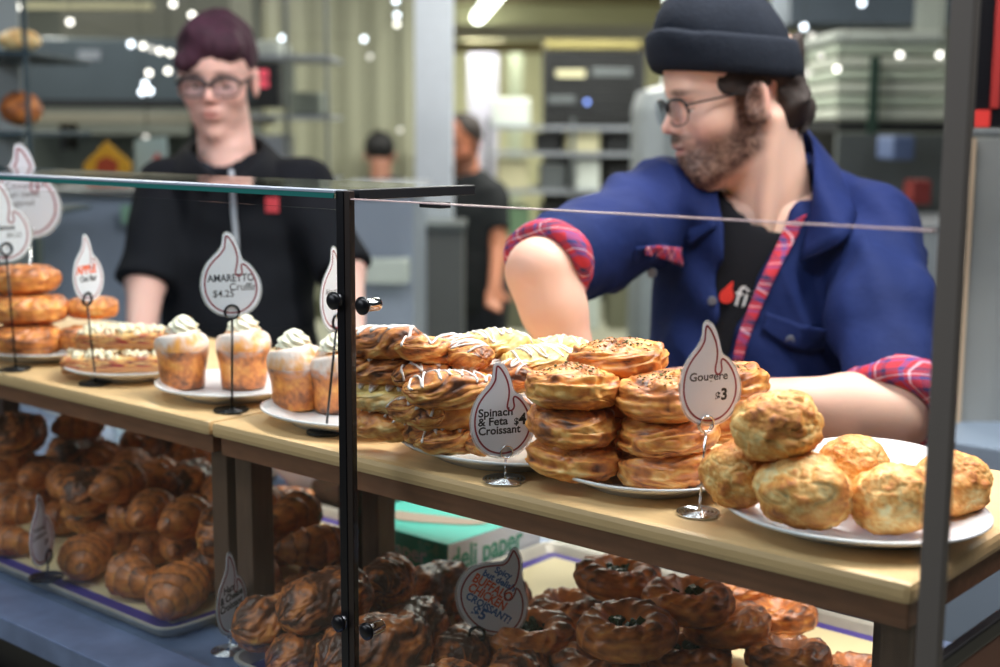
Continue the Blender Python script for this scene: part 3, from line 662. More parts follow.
# thick buns
G = 'thick golden buns stacked on the middle plate'
for n, (px, py, Y, i, rz, s, lab) in enumerate([
        (574, 457, 1.008, 0, 10, 0.90, 'bottom bun of the stack just right of the Spinach & Feta sign'),
        (572, 424, 1.008, 1, 150, 0.90, 'middle bun of the stack just right of the Spinach & Feta sign'),
        (573, 388, 1.010, 2, 80, 0.93, 'top bun of the stack just right of the Spinach & Feta sign'),
        (665, 466, 1.052, 3, 30, 0.92, 'bottom bun of the stack left of the Gougere sign'),
        (667, 434, 1.054, 4, 250, 0.94, 'middle bun of the stack left of the Gougere sign'),
        (666, 396, 1.056, 5, 120, 0.97, 'top bun of the stack left of the Gougere sign, crusted with seeds'),
        (618, 362, 1.085, 2, 200, 0.98, 'herb-flecked golden bun resting high between the two stacks'),
        (722, 384, 1.125, 1, 330, 0.94, 'bun behind the Gougere sign against the blue shirt'),
        (722, 420, 1.125, 0, 40, 0.92, 'bun under the one behind the Gougere sign'),
        (630, 405, 1.105, 5, 70, 0.90, 'shaded bun wedged behind the two front stacks'),
        (640, 438, 1.118, 4, 290, 0.90, 'lowest shaded bun behind the two front stacks')]):
    o = put('bun', i, on(px, py, 1, Y), lab, G, (4*math.sin(n*2.), 4*math.cos(n*3.), rz), s)
    if n in (2, 5, 6, 7):
        sprinkle('herb_topping', MESH['bun', i], 30, 0.0024, n, M_herb, o, 0.7, 0.55); sprinkle('seed_topping', MESH['bun', i], 110, 0.0021, n+30, M_nut, o, 0.5, 0.8)
# iced pastries
G = 'white-iced pastries piled beside the black post'
IC = [ # px, py, h, kind, i, yaw, pitch, scale, iced, label
    (386, 424, 0.032, 'danish', 0, -30, 0, 0.86, 4, 'dark bottom iced pastry right beside the black post'),
    (425, 434, 0.030, 'danish', 1, -62, 0, 0.72, 3, 'reddish square-ended pastry with a V of icing at the plate\'s front'),
    (452, 440, 0.030, 'danish', 3, 8, 0, 0.74, 4, 'golden pastry with zigzag icing lying lowest at the plate\'s front'),
    (488, 440, 0.030, 'danish', 4, 70, 0, 0.66, 0, 'small bare golden pastry half behind the Spinach & Feta sign'),
    (388, 397, 0.062, 'paledanish', 0, -20, 0, 0.86, 4, 'pale yellow pastry with thick white icing beside the black post'),
    (418, 412, 0.058, 'danish', 3, -40, 0, 0.70, 3, 'short iced pastry wedged behind the long bare one'),
    (452, 413, 0.056, 'danish', 0, 12, 0, 0.94, 0, 'long bare golden pastry in the middle of the iced pile'),
    (382, 369, 0.092, 'danish', 2, -15, 0, 0.84, 2, 'glossy brown pastry third up beside the black post'),
    (424, 376, 0.090, 'danish', 5, 20, 0, 0.66, 2, 'small reddish-brown pastry with a thin icing edge'),
    (452, 390, 0.083, 'danish', 1, 10, 0, 0.96, 6, 'long brown pastry striped with white icing drips at mid height'),
    (384, 343, 0.120, 'danish', 5, -25, -6, 0.88, 3, 'topmost brown pastry with bold white bands next to the black post'),
    (428, 350, 0.116, 'danish', 3, 15, 10, 0.72, 1, 'smooth orange oval pastry end near the top of the pile'),
    (462, 352, 0.112, 'danish', 4, -60, 0, 0.86, 4, 'iced pastry leaning behind the smooth orange one'),
    (492, 348, 0.110, 'paledanish', 1, 20, 0, 0.92, 6, 'pale pastry with white stripes at the back of the pile'),
    (500, 376, 0.086, 'danish', 2, -35, 0, 0.86, 5, 'iced pastry directly behind the flame tip of the Spinach & Feta sign'),
    (540, 362, 0.098, 'paledanish', 0, 40, 0, 0.92, 4, 'pale yellow pastry with icing dots behind the first bun stack'),
    (520, 412, 0.056, 'danish', 5, 30, 0, 0.86, 3, 'iced pastry hidden behind the Spinach & Feta sign'),
    (560, 352, 0.100, 'paledanish', 1, -10, 0, 0.80, 3, 'yellow pastry farthest back between iced pile and buns')]
for n, (px, py, h, kd, i, yaw, pit, s, ic, lab) in enumerate(IC):
    o = put(kd, i, at(px, py, h), lab, G, (0, pit, YAWV+yaw), s)
    if ic: icing(MESH[kd, i], n*7+3, o, ic+1, (0.0021 if n in (4, 10) else 0.00135)/s)
# cruffins
G = 'cream-topped cruffins'
for n, (px, pyb, h, i, s, lab) in enumerate([
        (183, 389, 0.0085, 0, 1.00, 'cruffin with a white cream swirl left of the Amaretto sign'),
        (244, 389, 0.0085, 1, 1.02, 'cruffin with cream directly behind the Amaretto sign stand'),
        (297, 410, 0.0085, 2, 1.02, 'cruffin with sugared spiral top nearest the black post'),
        (338, 412, 0.0085, 0, 1.00, 'cruffin partly hidden behind the black post')]):
    p = at(px, pyb-3, h); o = put('cruffin', i, p, lab, G, (0, 0, 70*n), s)
    c = link('cream_swirl', cream_mesh(n), M_cream, o, (0.001, 0.002, 0.0700))
    crumbs('nut_flakes', 9, 0.008, 0.008, 0.089, 0.0020, n, M_nut, o)
# crumb-topped fruit bars
def fruit_bar(p, rz, sx, sy, label, tilt=0):
    t = empty('crumb_bar', p, label, 'cake', 'crumb-topped fruit bars', (0, math.radians(tilt), math.radians(rz)))
    T, Ph, Fs = grid_sphere(96, 64)
    D = dirs(T, Ph)
    def blk(name, z0, z1, seed, cf, m, e=0.25, amp=0.03):
        k = np.max(np.abs(D), axis=1); Q = D/k[:, None]*0.86+D*0.14; f = fbm(Q*5+seed, seed)
        P = Q*np.array([sx, sy, (z1-z0)/2])*(1+amp*f[:, None]); P[:, 2] += (z0+z1)/2; link(name, np_mesh(name, P, Fs, cf(Q, f)), m, t)
    blk('crust', 0, 0.010, 3, lambda Q, f: lerp(ramp(0.55+0.5*f, R_PUFF), np.array(srgb(150, 116, 88)), 0.5), M_matte)
    def fc(Q, f):
        n = vnoise(Q*6+2, 5); m = vnoise(Q*9, 9); C = ramp(0.30+0.4*f, R_PUFF); C = lerp(C, np.array(srgb(160, 30, 50)), sstep(0.0, 0.2, n)); return lerp(C, np.array(srgb(70, 30, 60)), sstep(0.45, 0.6, m))
    blk('fruit_filling', 0.008, 0.021, 7, fc, M_matte, amp=0.09)
    crumbs('crumb_topping', 150, sx*0.93, sy*0.9, 0.0225, 0.0052, int(rz)+5, mat('crumble', srgb(244, 234, 204), 0.7), t, hump=0.004)
    return t
fruit_bar(at(116, 369, 0.0085), YAWV+8, 0.070, 0.036, 'lower crumb bar with berry filling lying on the plate')
fruit_bar(at(124, 346, 0.0370), YAWV+2, 0.060, 0.034, 'upper crumb bar with pale crumbs resting on the other one', 0)
# brown pleated buns at the picture edge
G = 'brown pleated buns stacked at the picture edge'
for n, (px, py, h, i, rz, s, lab) in enumerate([
        (28, 340, 0.032, 0, 0, 1.0, 'lowest brown pleated bun of the stack behind the black sign rod'),
        (30, 310, 0.073, 1, 50, 1.0, 'middle brown pleated bun of the stack behind the black sign rod'),
        (22, 280, 0.114, 2, 90, 0.98, 'topmost brown pleated bun of the stack behind the black sign rod'),
        (92, 308, 0.073, 2, 200, 0.72, 'smaller brown pleated bun behind the Apple sign'),
        (88, 338, 0.034, 1, 120, 0.80, 'brown pleated bun low behind the Apple sign rod'),
        (-40, 330, 0.034, 0, 120, 0.95, 'brown pleated bun cut by the picture edge')]):
    put('pleated', i, at(px, py, h), lab, G, (0, 0, rz), s)

# --- lower deck, left tray: plain croissants
G = 'plain croissants on the tray by the post'
for n, (px, py, h, i, yaw, pit, s, lab) in enumerate([
        (85, 556, 0.034, 0, -92, 4, 1.05, 'croissant showing its spiral end, right of the small sign'),
        (131, 576, 0.032, 1, -60, 0, 1.02, 'pale curled croissant between the two spiral-ended ones'),
        (176, 590, 0.034, 2, -104, 4, 1.16, 'spiral-ended croissant nearest the tray corner'),
        (135, 527, 0.050, 3, -70, -10, 1.05, 'croissant with a lit round tip standing behind the pale one'),
        (10, 515, 0.055, 1, 0, 0, 0.86, 'croissant at the picture edge, upper of two'),
        (8, 538, 0.030, 0, -30, 0, 0.80, 'croissant at the picture edge, lower of two')]):
    put('croissant', i, low(px, py, h), lab, G, (0, pit, YAWV+yaw), s)
G = 'shaded croissants piled under the left table'
rnd = random.Random(12)
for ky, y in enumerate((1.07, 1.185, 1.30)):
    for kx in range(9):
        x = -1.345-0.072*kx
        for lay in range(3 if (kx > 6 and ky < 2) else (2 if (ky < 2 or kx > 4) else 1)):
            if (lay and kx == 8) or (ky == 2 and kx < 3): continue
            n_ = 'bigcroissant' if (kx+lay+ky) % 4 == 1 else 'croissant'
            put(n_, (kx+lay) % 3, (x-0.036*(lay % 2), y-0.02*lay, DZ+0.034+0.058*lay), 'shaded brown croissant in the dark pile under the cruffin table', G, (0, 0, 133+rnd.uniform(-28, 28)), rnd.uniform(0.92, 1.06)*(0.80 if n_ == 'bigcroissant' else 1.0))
# --- middle: large dark glossy croissants
G = 'large glossy filled croissants at the front of the right tray'
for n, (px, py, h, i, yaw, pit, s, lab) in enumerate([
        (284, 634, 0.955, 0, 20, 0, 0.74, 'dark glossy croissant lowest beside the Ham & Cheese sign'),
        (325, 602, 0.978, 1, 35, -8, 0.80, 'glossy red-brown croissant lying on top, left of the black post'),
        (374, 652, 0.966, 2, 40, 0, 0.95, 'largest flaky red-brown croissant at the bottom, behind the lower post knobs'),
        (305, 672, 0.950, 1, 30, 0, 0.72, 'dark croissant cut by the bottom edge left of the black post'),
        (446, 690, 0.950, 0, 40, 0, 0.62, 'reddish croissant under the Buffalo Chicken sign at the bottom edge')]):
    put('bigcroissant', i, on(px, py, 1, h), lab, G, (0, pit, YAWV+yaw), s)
G = 'shaded filled croissants behind the glossy ones'
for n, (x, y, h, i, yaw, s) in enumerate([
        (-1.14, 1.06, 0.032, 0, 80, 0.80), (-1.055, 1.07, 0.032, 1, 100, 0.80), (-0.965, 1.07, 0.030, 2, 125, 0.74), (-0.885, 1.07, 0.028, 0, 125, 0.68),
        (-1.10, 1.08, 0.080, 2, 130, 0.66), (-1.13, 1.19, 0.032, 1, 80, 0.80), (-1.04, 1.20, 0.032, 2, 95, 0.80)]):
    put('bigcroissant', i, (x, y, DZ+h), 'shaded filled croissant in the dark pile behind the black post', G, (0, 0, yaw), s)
G = 'shaded pastries behind the table leg pair'
for n, (x, y, h, i, yaw, s) in enumerate([(-1.25, 1.08, 0.03, 0, 80, 0.9), (-1.25, 1.10, 0.085, 2, 70, 0.95)]):
    put('croissant', i, (x, y, DZ+h), 'shaded brown croissant seen between the table legs and the black post', G, (0, 0, yaw), s)
# --- right: spinach ring pastries
G = 'spinach ring pastries piled on the right tray'
for n, (px, py, h, i, rz, s, lab) in enumerate([
        (618, 578, 0.086, 0, 0, 1.0, 'ring pastry with green filling highest at the back left of the pile'),
        (688, 602, 0.086, 1, 40, 1.0, 'ring pastry with green filling right of the highest one'),
        (626, 632, 0.080, 2, 80, 1.05, 'broad ring pastry in the middle front of the pile, dark green centre'),
        (568, 610, 0.036, 3, 20, 0.95, 'ring pastry low at the left, behind the Buffalo Chicken sign tip'),
        (532, 640, 0.045, 0, 160, 1.0, 'ring pastry just right of the Buffalo Chicken sign'),
        (725, 640, 0.040, 1, 90, 1.0, 'dark bun-like pastry in the front right of the pile'),
        (690, 645, 0.040, 2, 200, 0.95, 'ring pastry in front of the pile near the bottom edge'),
        (600, 665, 0.036, 3, 10, 1.0, 'ring pastry cut by the bottom edge below the broad one'),
        (772, 592, 0.036, 0, 60, 0.9, 'brightly lit golden pastry at the back right end of the row'),
        (735, 590, 0.050, 2, 100, 0.9, 'lit golden pastry second from the back right end'),
        (780, 615, 0.038, 1, 10, 0.85, 'lit golden pastry in front of the back right end'),
        (790, 658, 0.036, 3, 40, 0.9, 'dark pastry alone at the bottom right of the tray'),
        (850, 668, 0.030, 2, 40, 0.8, 'dark pastry cut by the bottom edge near the table leg'),
        (655, 600, 0.040, 1, 140, 0.95, 'ring pastry supporting the highest two')]):
    o = put('ring', i, low(px, py, h), lab, G, (4*math.sin(n), 4*math.cos(n), rz), s)
    if n in (0, 1, 2, 4, 6): 
        rnd = random.Random(n); bm = bmesh.new()
        for k in range(16):
            a = rnd.random()*6.28; r_ = 0.016*math.sqrt(rnd.random()); q = 0.0032*rnd.uniform(0.7, 1.4)
            M = Matrix.Translation((r_*math.cos(a), r_*math.sin(a), 0.0075+rnd.random()*0.005)) @ Euler((rnd.random()*3, rnd.random()*3, 0)).to_matrix().to_4x4()
            add_box(bm, (-q, -q, -q*0.6), (q, q, q*0.6), 0, M)
        link('spinach_filling', bm_mesh('spinach_filling', bm), M_spin, o, smooth=False)

# settle the piles on the deck so that neighbours touch without sinking into each other
bpy.context.view_layer.update()
PILE = []
for o in bpy.data.objects:
    if o.type == 'MESH' and o.parent is None and o.name.split('.')[0] in ('croissant', 'filled_croissant', 'spinach_ring_pastry') and o.location.z < ST-0.03:
        k = o.scale[0]; kd = o.name.split('.')[0]
        isb = o.data.name.startswith('danish')
        a_, c_ = (0.052*k, 0.019*k) if kd == 'spinach_ring_pastry' else ((0.053*k, 0.034*k) if isb else (0.042*k, 0.025*k))
        pin = 0.25 if 'shaded' in o['label'] else 0.75
        PILE.append([o, np.array(o.location), a_, c_, pin, np.array(o.location)])
for it in range(90):
    for i in range(len(PILE)):
        A = PILE[i]
        for j in range(i+1, len(PILE)):
            B = PILE[j]; d = A[1]-B[1]; ah = A[2]+B[2]; ch_ = A[3]+B[3]
            if abs(d[0]) > ah or abs(d[1]) > ah or abs(d[2]) > ch_: continue
            m_ = math.sqrt((d[0]**2+d[1]**2)/ah**2+d[2]**2/ch_**2)+1e-6
            if m_ < 0.93:
                g_ = np.array([d[0]/ah**2, d[1]/ah**2, d[2]/ch_**2]); g_ = g_/(np.linalg.norm(g_)+1e-9); amt = (0.93-m_)*ch_*0.8; wa = (1-A[4])/((1-A[4])+(1-B[4]))
                A[1] = A[1]+g_*amt*wa; B[1] = B[1]-g_*amt*(1-wa)
    for A in PILE:
        A[1][2] = max(A[1][2], DZ+0.004+A[3]*0.98); A[1][1] = max(A[1][1], 0.905+A[2]*0.98); A[1][2] = min(A[1][2], ST-0.045-A[3])
        A[1] += (A[5]-A[1])*0.02*(1+3*A[4])*(it < 60)
for A in PILE: A[0].location = tuple(A[1])
# ---------------- people ----------------
def J(px, py, d): return atd(px, py, d)
SK = srgb(230, 190, 170)
def plaid_mat():
    m = bpy.data.materials.new('red plaid flannel'); m.use_nodes = True; nt = m.node_tree; b = nt.nodes['Principled BSDF']; b.inputs['Roughness'].default_value = 0.85
    tc = nt.nodes.new('ShaderNodeTexCoord'); mp = nt.nodes.new('ShaderNodeMapping'); mp.inputs['Rotation'].default_value = (0.5, 0.35, 0.6); nt.links.new(tc.outputs['Object'], mp.inputs[0])
    sp = nt.nodes.new('ShaderNodeSeparateXYZ'); nt.links.new(mp.outputs[0], sp.inputs[0]); cols = []
    for ax in (0, 2):
        mu = nt.nodes.new('ShaderNodeMath'); mu.operation = 'MULTIPLY'; mu.inputs[1].default_value = 34.0; nt.links.new(sp.outputs[ax], mu.inputs[0])
        fr = nt.nodes.new('ShaderNodeMath'); fr.operation = 'FRACT'; nt.links.new(mu.outputs[0], fr.inputs[0])
        cr_ = nt.nodes.new('ShaderNodeValToRGB'); cr_.color_ramp.interpolation = 'CONSTANT'; e = cr_.color_ramp.elements
        e[0].position = 0; e[0].color = (*srgb(184, 38, 54), 1); e[1].position = 0.36; e[1].color = (*srgb(70, 70, 140), 1)
        for p, c in ((0.50, srgb(184, 38, 54)), (0.60, srgb(226, 200, 214)), (0.66, srgb(150, 40, 66)), (0.84, srgb(44, 40, 84))):
            q = e.new(p); q.color = (*c, 1)
        nt.links.new(fr.outputs[0], cr_.inputs[0]); cols.append(cr_.outputs[0])
    mx = nt.nodes.new('ShaderNodeMix'); mx.data_type = 'RGBA'; mx.inputs[0].default_value = 0.5; nt.links.new(cols[0], mx.inputs[6]); nt.links.new(cols[1], mx.inputs[7])
    nt.links.new(mx.outputs[2], b.inputs['Base Color']); return m
M_plaid = plaid_mat()
M_skin = mat('skin', rough=0.5, attr='col', sss=0.08, bump=0.0002, bscale=300)
M_knit = mat('black knit wool', srgb(26, 32, 42), 0.95, var=0.12, vscale=60, bump=0.0012, bscale=180, spec=0.2)
M_navy = mat('royal blue twill', srgb(17, 33, 82), 0.80, var=0.16, vscale=12, bump=0.010, bscale=9, spec=0.2)
M_tee = mat('black cotton tee', srgb(20, 20, 26), 0.9, bump=0.0005, bscale=60, spec=0.2)
M_hair = mat('dark brown hair', srgb(40, 30, 26), 0.75, var=0.3, vscale=40, stretch=(1, 1, 6))
M_lens = glass_mat('lens', (0.92, 0.94, 0.97), 0.9)

def head_frame(O, f, k, roll=0.0):
    f = _n(np.asarray(f, float)); l = _n(np.cross([0, 0, 1.0], f)); u = np.cross(f, l)
    if roll: l, u = l*math.cos(roll)+u*math.sin(roll), u*math.cos(roll)-l*math.sin(roll)
    A = np.stack([f, l, u], 1)     # columns
    return dict(O=np.asarray(O, float), A=A, k=k)
def H2W(H, p): return H['O']+H['A'] @ (np.asarray(p, float)*H['k'])
def W2H(H, P): return ((P-H['O']) @ H['A'])/H['k']
EARF = [0.006]
def head_sdf(Q, detail=True):          # Q in head units: forward, left, up, origin between the ears
    d = s_ell(Q, (0.008, 0, 0.055), (0.097, 0.077, 0.084))
    d = smin(d, s_ell(Q, (0.042, 0, -0.015), (0.056, 0.060, 0.085)), 0.03)
    d = smin(d, s_ell(Q, (0.036, 0, -0.062), (0.052, 0.051, 0.040)), 0.025)
    d = smin(d, s_ell(Q, (0.078, 0, -0.094), (0.019, 0.022, 0.017)), 0.02)
    d = smin(d, s_cap(Q, (0.086, -0.034, 0.030), (0.086, 0.034, 0.030), 0.011, 0.011), 0.018)
    d = smin(d, s_cap(Q, (0.062, 0, 0.075), (0.074, 0, 0.045), 0.030, 0.024), 0.03)
    for s in (-1, 1):
        d = smin(d, s_ell(Q, (0.066, s*0.042, -0.018), (0.024, 0.020, 0.022)), 0.022)
        d = smax(d, -s_ell(Q, (0.103, s*0.031, 0.010), (0.017, 0.017, 0.011)), 0.010)
        d = smin(d, s_ell(Q, (0.080, s*0.031, 0.009), (0.0135, 0.0135, 0.0125)), 0.003)
    d = smin(d, s_cap(Q, (0.094, 0, 0.022), (0.117, 0, -0.016), 0.0065, 0.0095), 0.010)
    for s in (-1, 1): d = smin(d, s_ell(Q, (0.104, s*0.011, -0.021), (0.011, 0.0075, 0.0075)), 0.006)
    d = smin(d, s_ell(Q, (0.092, 0, -0.050), (0.014, 0.026, 0.020)), 0.012)
    d = smin(d, s_ell(Q, (0.105, 0, -0.045), (0.008, 0.021, 0.0055)), 0.005)
    d = smin(d, s_ell(Q, (0.102, 0, -0.0565), (0.009, 0.018, 0.0062)), 0.005)
    d = smax(d, -s_ell(Q, (0.112, 0, -0.0505), (0.010, 0.021, 0.0018)), 0.003)
    for s in (-1, 1):
        c = np.array([EARF[0], s*0.079, 0.000]); R = np.array([[0.97, s*0.0, -0.2], [0.0, 1, 0], [0.2, 0, 0.97]])
        e = s_ell(Q, c, (0.0185, 0.0085, 0.031), R); e = smax(e, -s_ell(Q, c+np.array([0.002, s*0.009, 0.002]), (0.011, 0.006, 0.021), R), 0.004)
        d = smin(d, e, 0.006)
    return d
def head_cols(Q, skin, beard=0.0, lip=srgb(176, 96, 92), bc=srgb(62, 38, 28), stub=1.0):
    n = fbm(Q*60, 3); base = np.tile(np.array(skin), (len(Q), 1)); f, l, u = Q[:, 0], Q[:, 1], Q[:, 2]
    red = np.array(srgb(206, 118, 108))
    base = lerp(base, red, 0.35*np.exp(-((f-0.118)**2+l**2+(u+0.018)**2)/0.0004)+0.22*np.exp(-((f-0.075)**2+(np.abs(l)-0.045)**2+(u+0.02)**2)/0.0008)+0.35*np.exp(-((np.abs(l)-0.082)**2+(f+0.008)**2+(u-0.01)**2)/0.0010))
    lp = np.exp(-(((f-0.108)/0.012)**2+(l/0.020)**2+((u+0.051)/0.008)**2)**2); base = lerp(base, lip, 0.85*lp)
    br = np.exp(-(((np.abs(l)-0.030)/0.019)**2+((u-0.032-0.05*(0.03-np.abs(l)))/0.0055)**2)**2)*(f > 0.06)
    base = lerp(base, bc, 0.85*br*np.clip(0.8+n, 0, 1))
    eye = (np.abs(s_ell(Q, (0.080, 0.031, 0.009), (0.0135, 0.0135, 0.0125))) < 0.0012) | (np.abs(s_ell(Q, (0.080, -0.031, 0.009), (0.0135, 0.0135, 0.0125))) < 0.0012)
    open_ = eye & (np.abs(u-0.003) < 0.0026) & (f > 0.087)
    base = np.where(open_[:, None], np.array(srgb(220, 214, 210)), base)
    iris = open_ & ((np.abs(l)-0.031)**2 < 0.0050**2); base = np.where(iris[:, None], np.array(srgb(50, 36, 30)), base)
    lash = eye & (np.abs(np.abs(u-0.003)-0.0033) < 0.0011) & (f > 0.085); base = np.where(lash[:, None], np.array(srgb(70, 44, 38)), base)
    if beard > 0:
        m = np.zeros(len(Q))
        jaw = sstep(-0.018, -0.050, u+0.22*(f-0.055)-0.25*np.clip(0.03-f, 0, 1)); jaw = jaw*sstep(-0.012, 0.012, f+0.0)
        mus = np.exp(-((np.abs(l)/0.030)**2+((u+0.034)/0.0085)**2)**2)*(f > 0.085)
        chin = np.exp(-((l/0.034)**2+((u+0.088)/0.028)**2)**2)*(f > 0.05)
        sb = sstep(0.030, 0.018, np.abs(f-0.016)+0.006)*sstep(-0.06, -0.03, u)*(u < 0.04)
        jaw = jaw*sstep(-0.080, -0.058, u+0.60*f)
        m = np.maximum(np.maximum(jaw*0.72, mus*0.9), np.maximum(chin*0.95, sb*0.8))*(1-0.9*lp)
        thr = np.abs(fbm(Q*150, 7)); m2 = np.clip(m*(1.12+0.45*fbm(Q*260, 9)+0.15*fbm(Q*60, 5)), 0, 1)*beard
        base = lerp(base, bc, m2)
    return base
def limbs(P, chain, k=0.02):
    d = None
    for (a, ra), (b, rb) in zip(chain, chain[1:]):
        e = s_cap(P, a, b, ra, rb); d = e if d is None else smin(d, e, k)
    return d
def hand_sdf(P, w, dirv, nrm, thumb, s=1.0, curl=0.5):     # wrist, pointing direction, palm-facing normal, thumb side
    x = _n(np.asarray(dirv, float)); n = np.asarray(nrm, float); n = _n(n-x*np.dot(n, x)); t = np.cross(x, n)*(1 if thumb > 0 else -1)
    w = np.asarray(w, float); R = np.stack([x, t, n], 1)
    d = smin(s_cap(P, w-x*0.02, w+x*0.02, 0.026*s, 0.026*s), s_ell(P, w+x*0.050*s, (0.050*s, 0.040*s, 0.017*s), R), 0.02)
    for i, (o, L) in enumerate(((0.028, 0.070), (0.010, 0.078), (-0.009, 0.072), (-0.027, 0.056))):
        b = w+x*0.088*s+t*o*s; c1 = curl*(0.6+0.1*i); d1 = x*math.cos(c1)+n*math.sin(c1); d2 = x*math.cos(2*c1)+n*math.sin(2*c1); d3 = x*math.cos(2.8*c1)+n*math.sin(2.8*c1)
        p1 = b+d1*L*0.46*s; p2 = p1+d2*L*0.30*s; p3 = p2+d3*L*0.24*s
        e = np.minimum(np.minimum(s_cap(P, b-x*0.02, p1, 0.0105*s, 0.0092*s), s_cap(P, p1, p2, 0.0092*s, 0.0085*s)), s_cap(P, p2, p3, 0.0085*s, 0.0075*s)); d = smin(d, e, 0.004)
    b = w+x*0.025*s+t*0.030*s; p1 = b+(x*0.6+t*0.75+n*0.2)*0.034*s; p2 = p1+(x*0.85+t*0.30+n*0.4)*0.032*s
    return smin(d, np.minimum(s_cap(P, b, p1, 0.014*s, 0.0115*s), s_cap(P, p1, p2, 0.0115*s, 0.009*s)), 0.010)
def join_np(name, parts):
    V = []; Fs = []; C = []; n = 0
    for v, f, c in parts: V.append(v); Fs.append(f+n); C.append(c); n += len(v)
    return np_mesh(name, np.concatenate(V), np.concatenate(Fs), np.concatenate(C))
def sdf_obj(name, fn, pts, pad, h, m, parent, colr=None):
    pts = np.array(pts); V, Fq = nets(fn, pts.min(0)-pad, pts.max(0)+pad, h)
    me = np_mesh(name, V-np.array(parent.location), Fq, None if colr is None else colr(V)); return link(name, me, m, parent)
def glasses(H, parent, m, fr_r=0.0013):
    g = empty('g', (0, 0, 0)); bpy.data.objects.remove(g)
    L = lambda p: Vector(H2W(H, p))-Vector(parent.location)
    bm = bmesh.new()
    for s in (-1, 1):
        ring = [L((0.113-0.010*abs(0.026*math.cos(a)*1.0)/0.026*(1 if s*math.cos(a) > 0 else 0), s*0.034+0.0285*math.copysign(abs(math.cos(a))**0.65, math.cos(a)), 0.005+0.0190*math.copysign(abs(math.sin(a))**0.65, math.sin(a)))) for a in [k*2*math.pi/32 for k in range(32)]]
        add_tube(bm, ring, [fr_r*(2.0 if math.sin(k*2*math.pi/32) > 0.1 else 0.8) for k in range(32)], 6, True)
        add_tube(bm, [L((0.105, s*0.060, 0.014)), L((0.098, s*0.070, 0.015)), L((0.04, s*0.076, 0.016)), L((0.0, s*0.080, 0.018)), L((-0.012, s*0.081, 0.004))], fr_r*1.3, 6)
    add_tube(bm, [L((0.113, -0.008, 0.010)), L((0.117, 0, 0.013)), L((0.113, 0.008, 0.010))], fr_r*1.2, 6)
    go = link('eyeglasses', bm_mesh('eyeglasses', bm), m, parent)
    for s in (-1, 1):
        bm = bmesh.new(); vs = [bm.verts.new(L((0.1125, s*0.034+0.028*math.copysign(abs(math.cos(a))**0.65, math.cos(a)), 0.005+0.0185*math.copysign(abs(math.sin(a))**0.65, math.sin(a))))) for a in [k*2*math.pi/32 for k in range(32)]]
        r_ = bmesh.ops.extrude_face_region(bm, geom=[bm.faces.new(vs)]); d_ = Vector(H['A'][:, 0])*0.001
        bmesh.ops.translate(bm, verts=[v for v in r_['geom'] if isinstance(v, bmesh.types.BMVert)], vec=d_)
        link('lens', bm_mesh('lens', bm), M_lens, go, smooth=False)
def sheet(name, A, B, th, m, parent, nrm=None, sub=6):     # a strip of cloth between two edges, with thickness
    def cu(pts):
        pts = [Vector(p) for p in pts]; out = []
        for i in range(len(pts)-1):
            p0 = pts[max(i-1, 0)]; p1 = pts[i]; p2 = pts[i+1]; p3 = pts[min(i+2, len(pts)-1)]
            for k in range(sub):
                t = k/sub; out.append(0.5*((2*p1)+(p2-p0)*t+(2*p0-5*p1+4*p2-p3)*t*t+(3*p1-p0-3*p2+p3)*t*t*t))
        return out+[pts[-1]]
    A = cu(A); B = cu(B); bm = bmesh.new(); o = Vector(parent.location); nz = 5; rows = []
    for a, b in zip(A, B): rows.append([bm.verts.new(a.lerp(b, k/nz)-o) for k in range(nz+1)])
    for r0, r1 in zip(rows, rows[1:]):
        for k in range(nz): bm.faces.new((r0[k], r0[k+1], r1[k+1], r1[k]))
    ob = link(name, bm_mesh(name, bm), m, parent); md = ob.modifiers.new('s', 'SOLIDIFY'); md.thickness = th; md.offset = 0; return ob

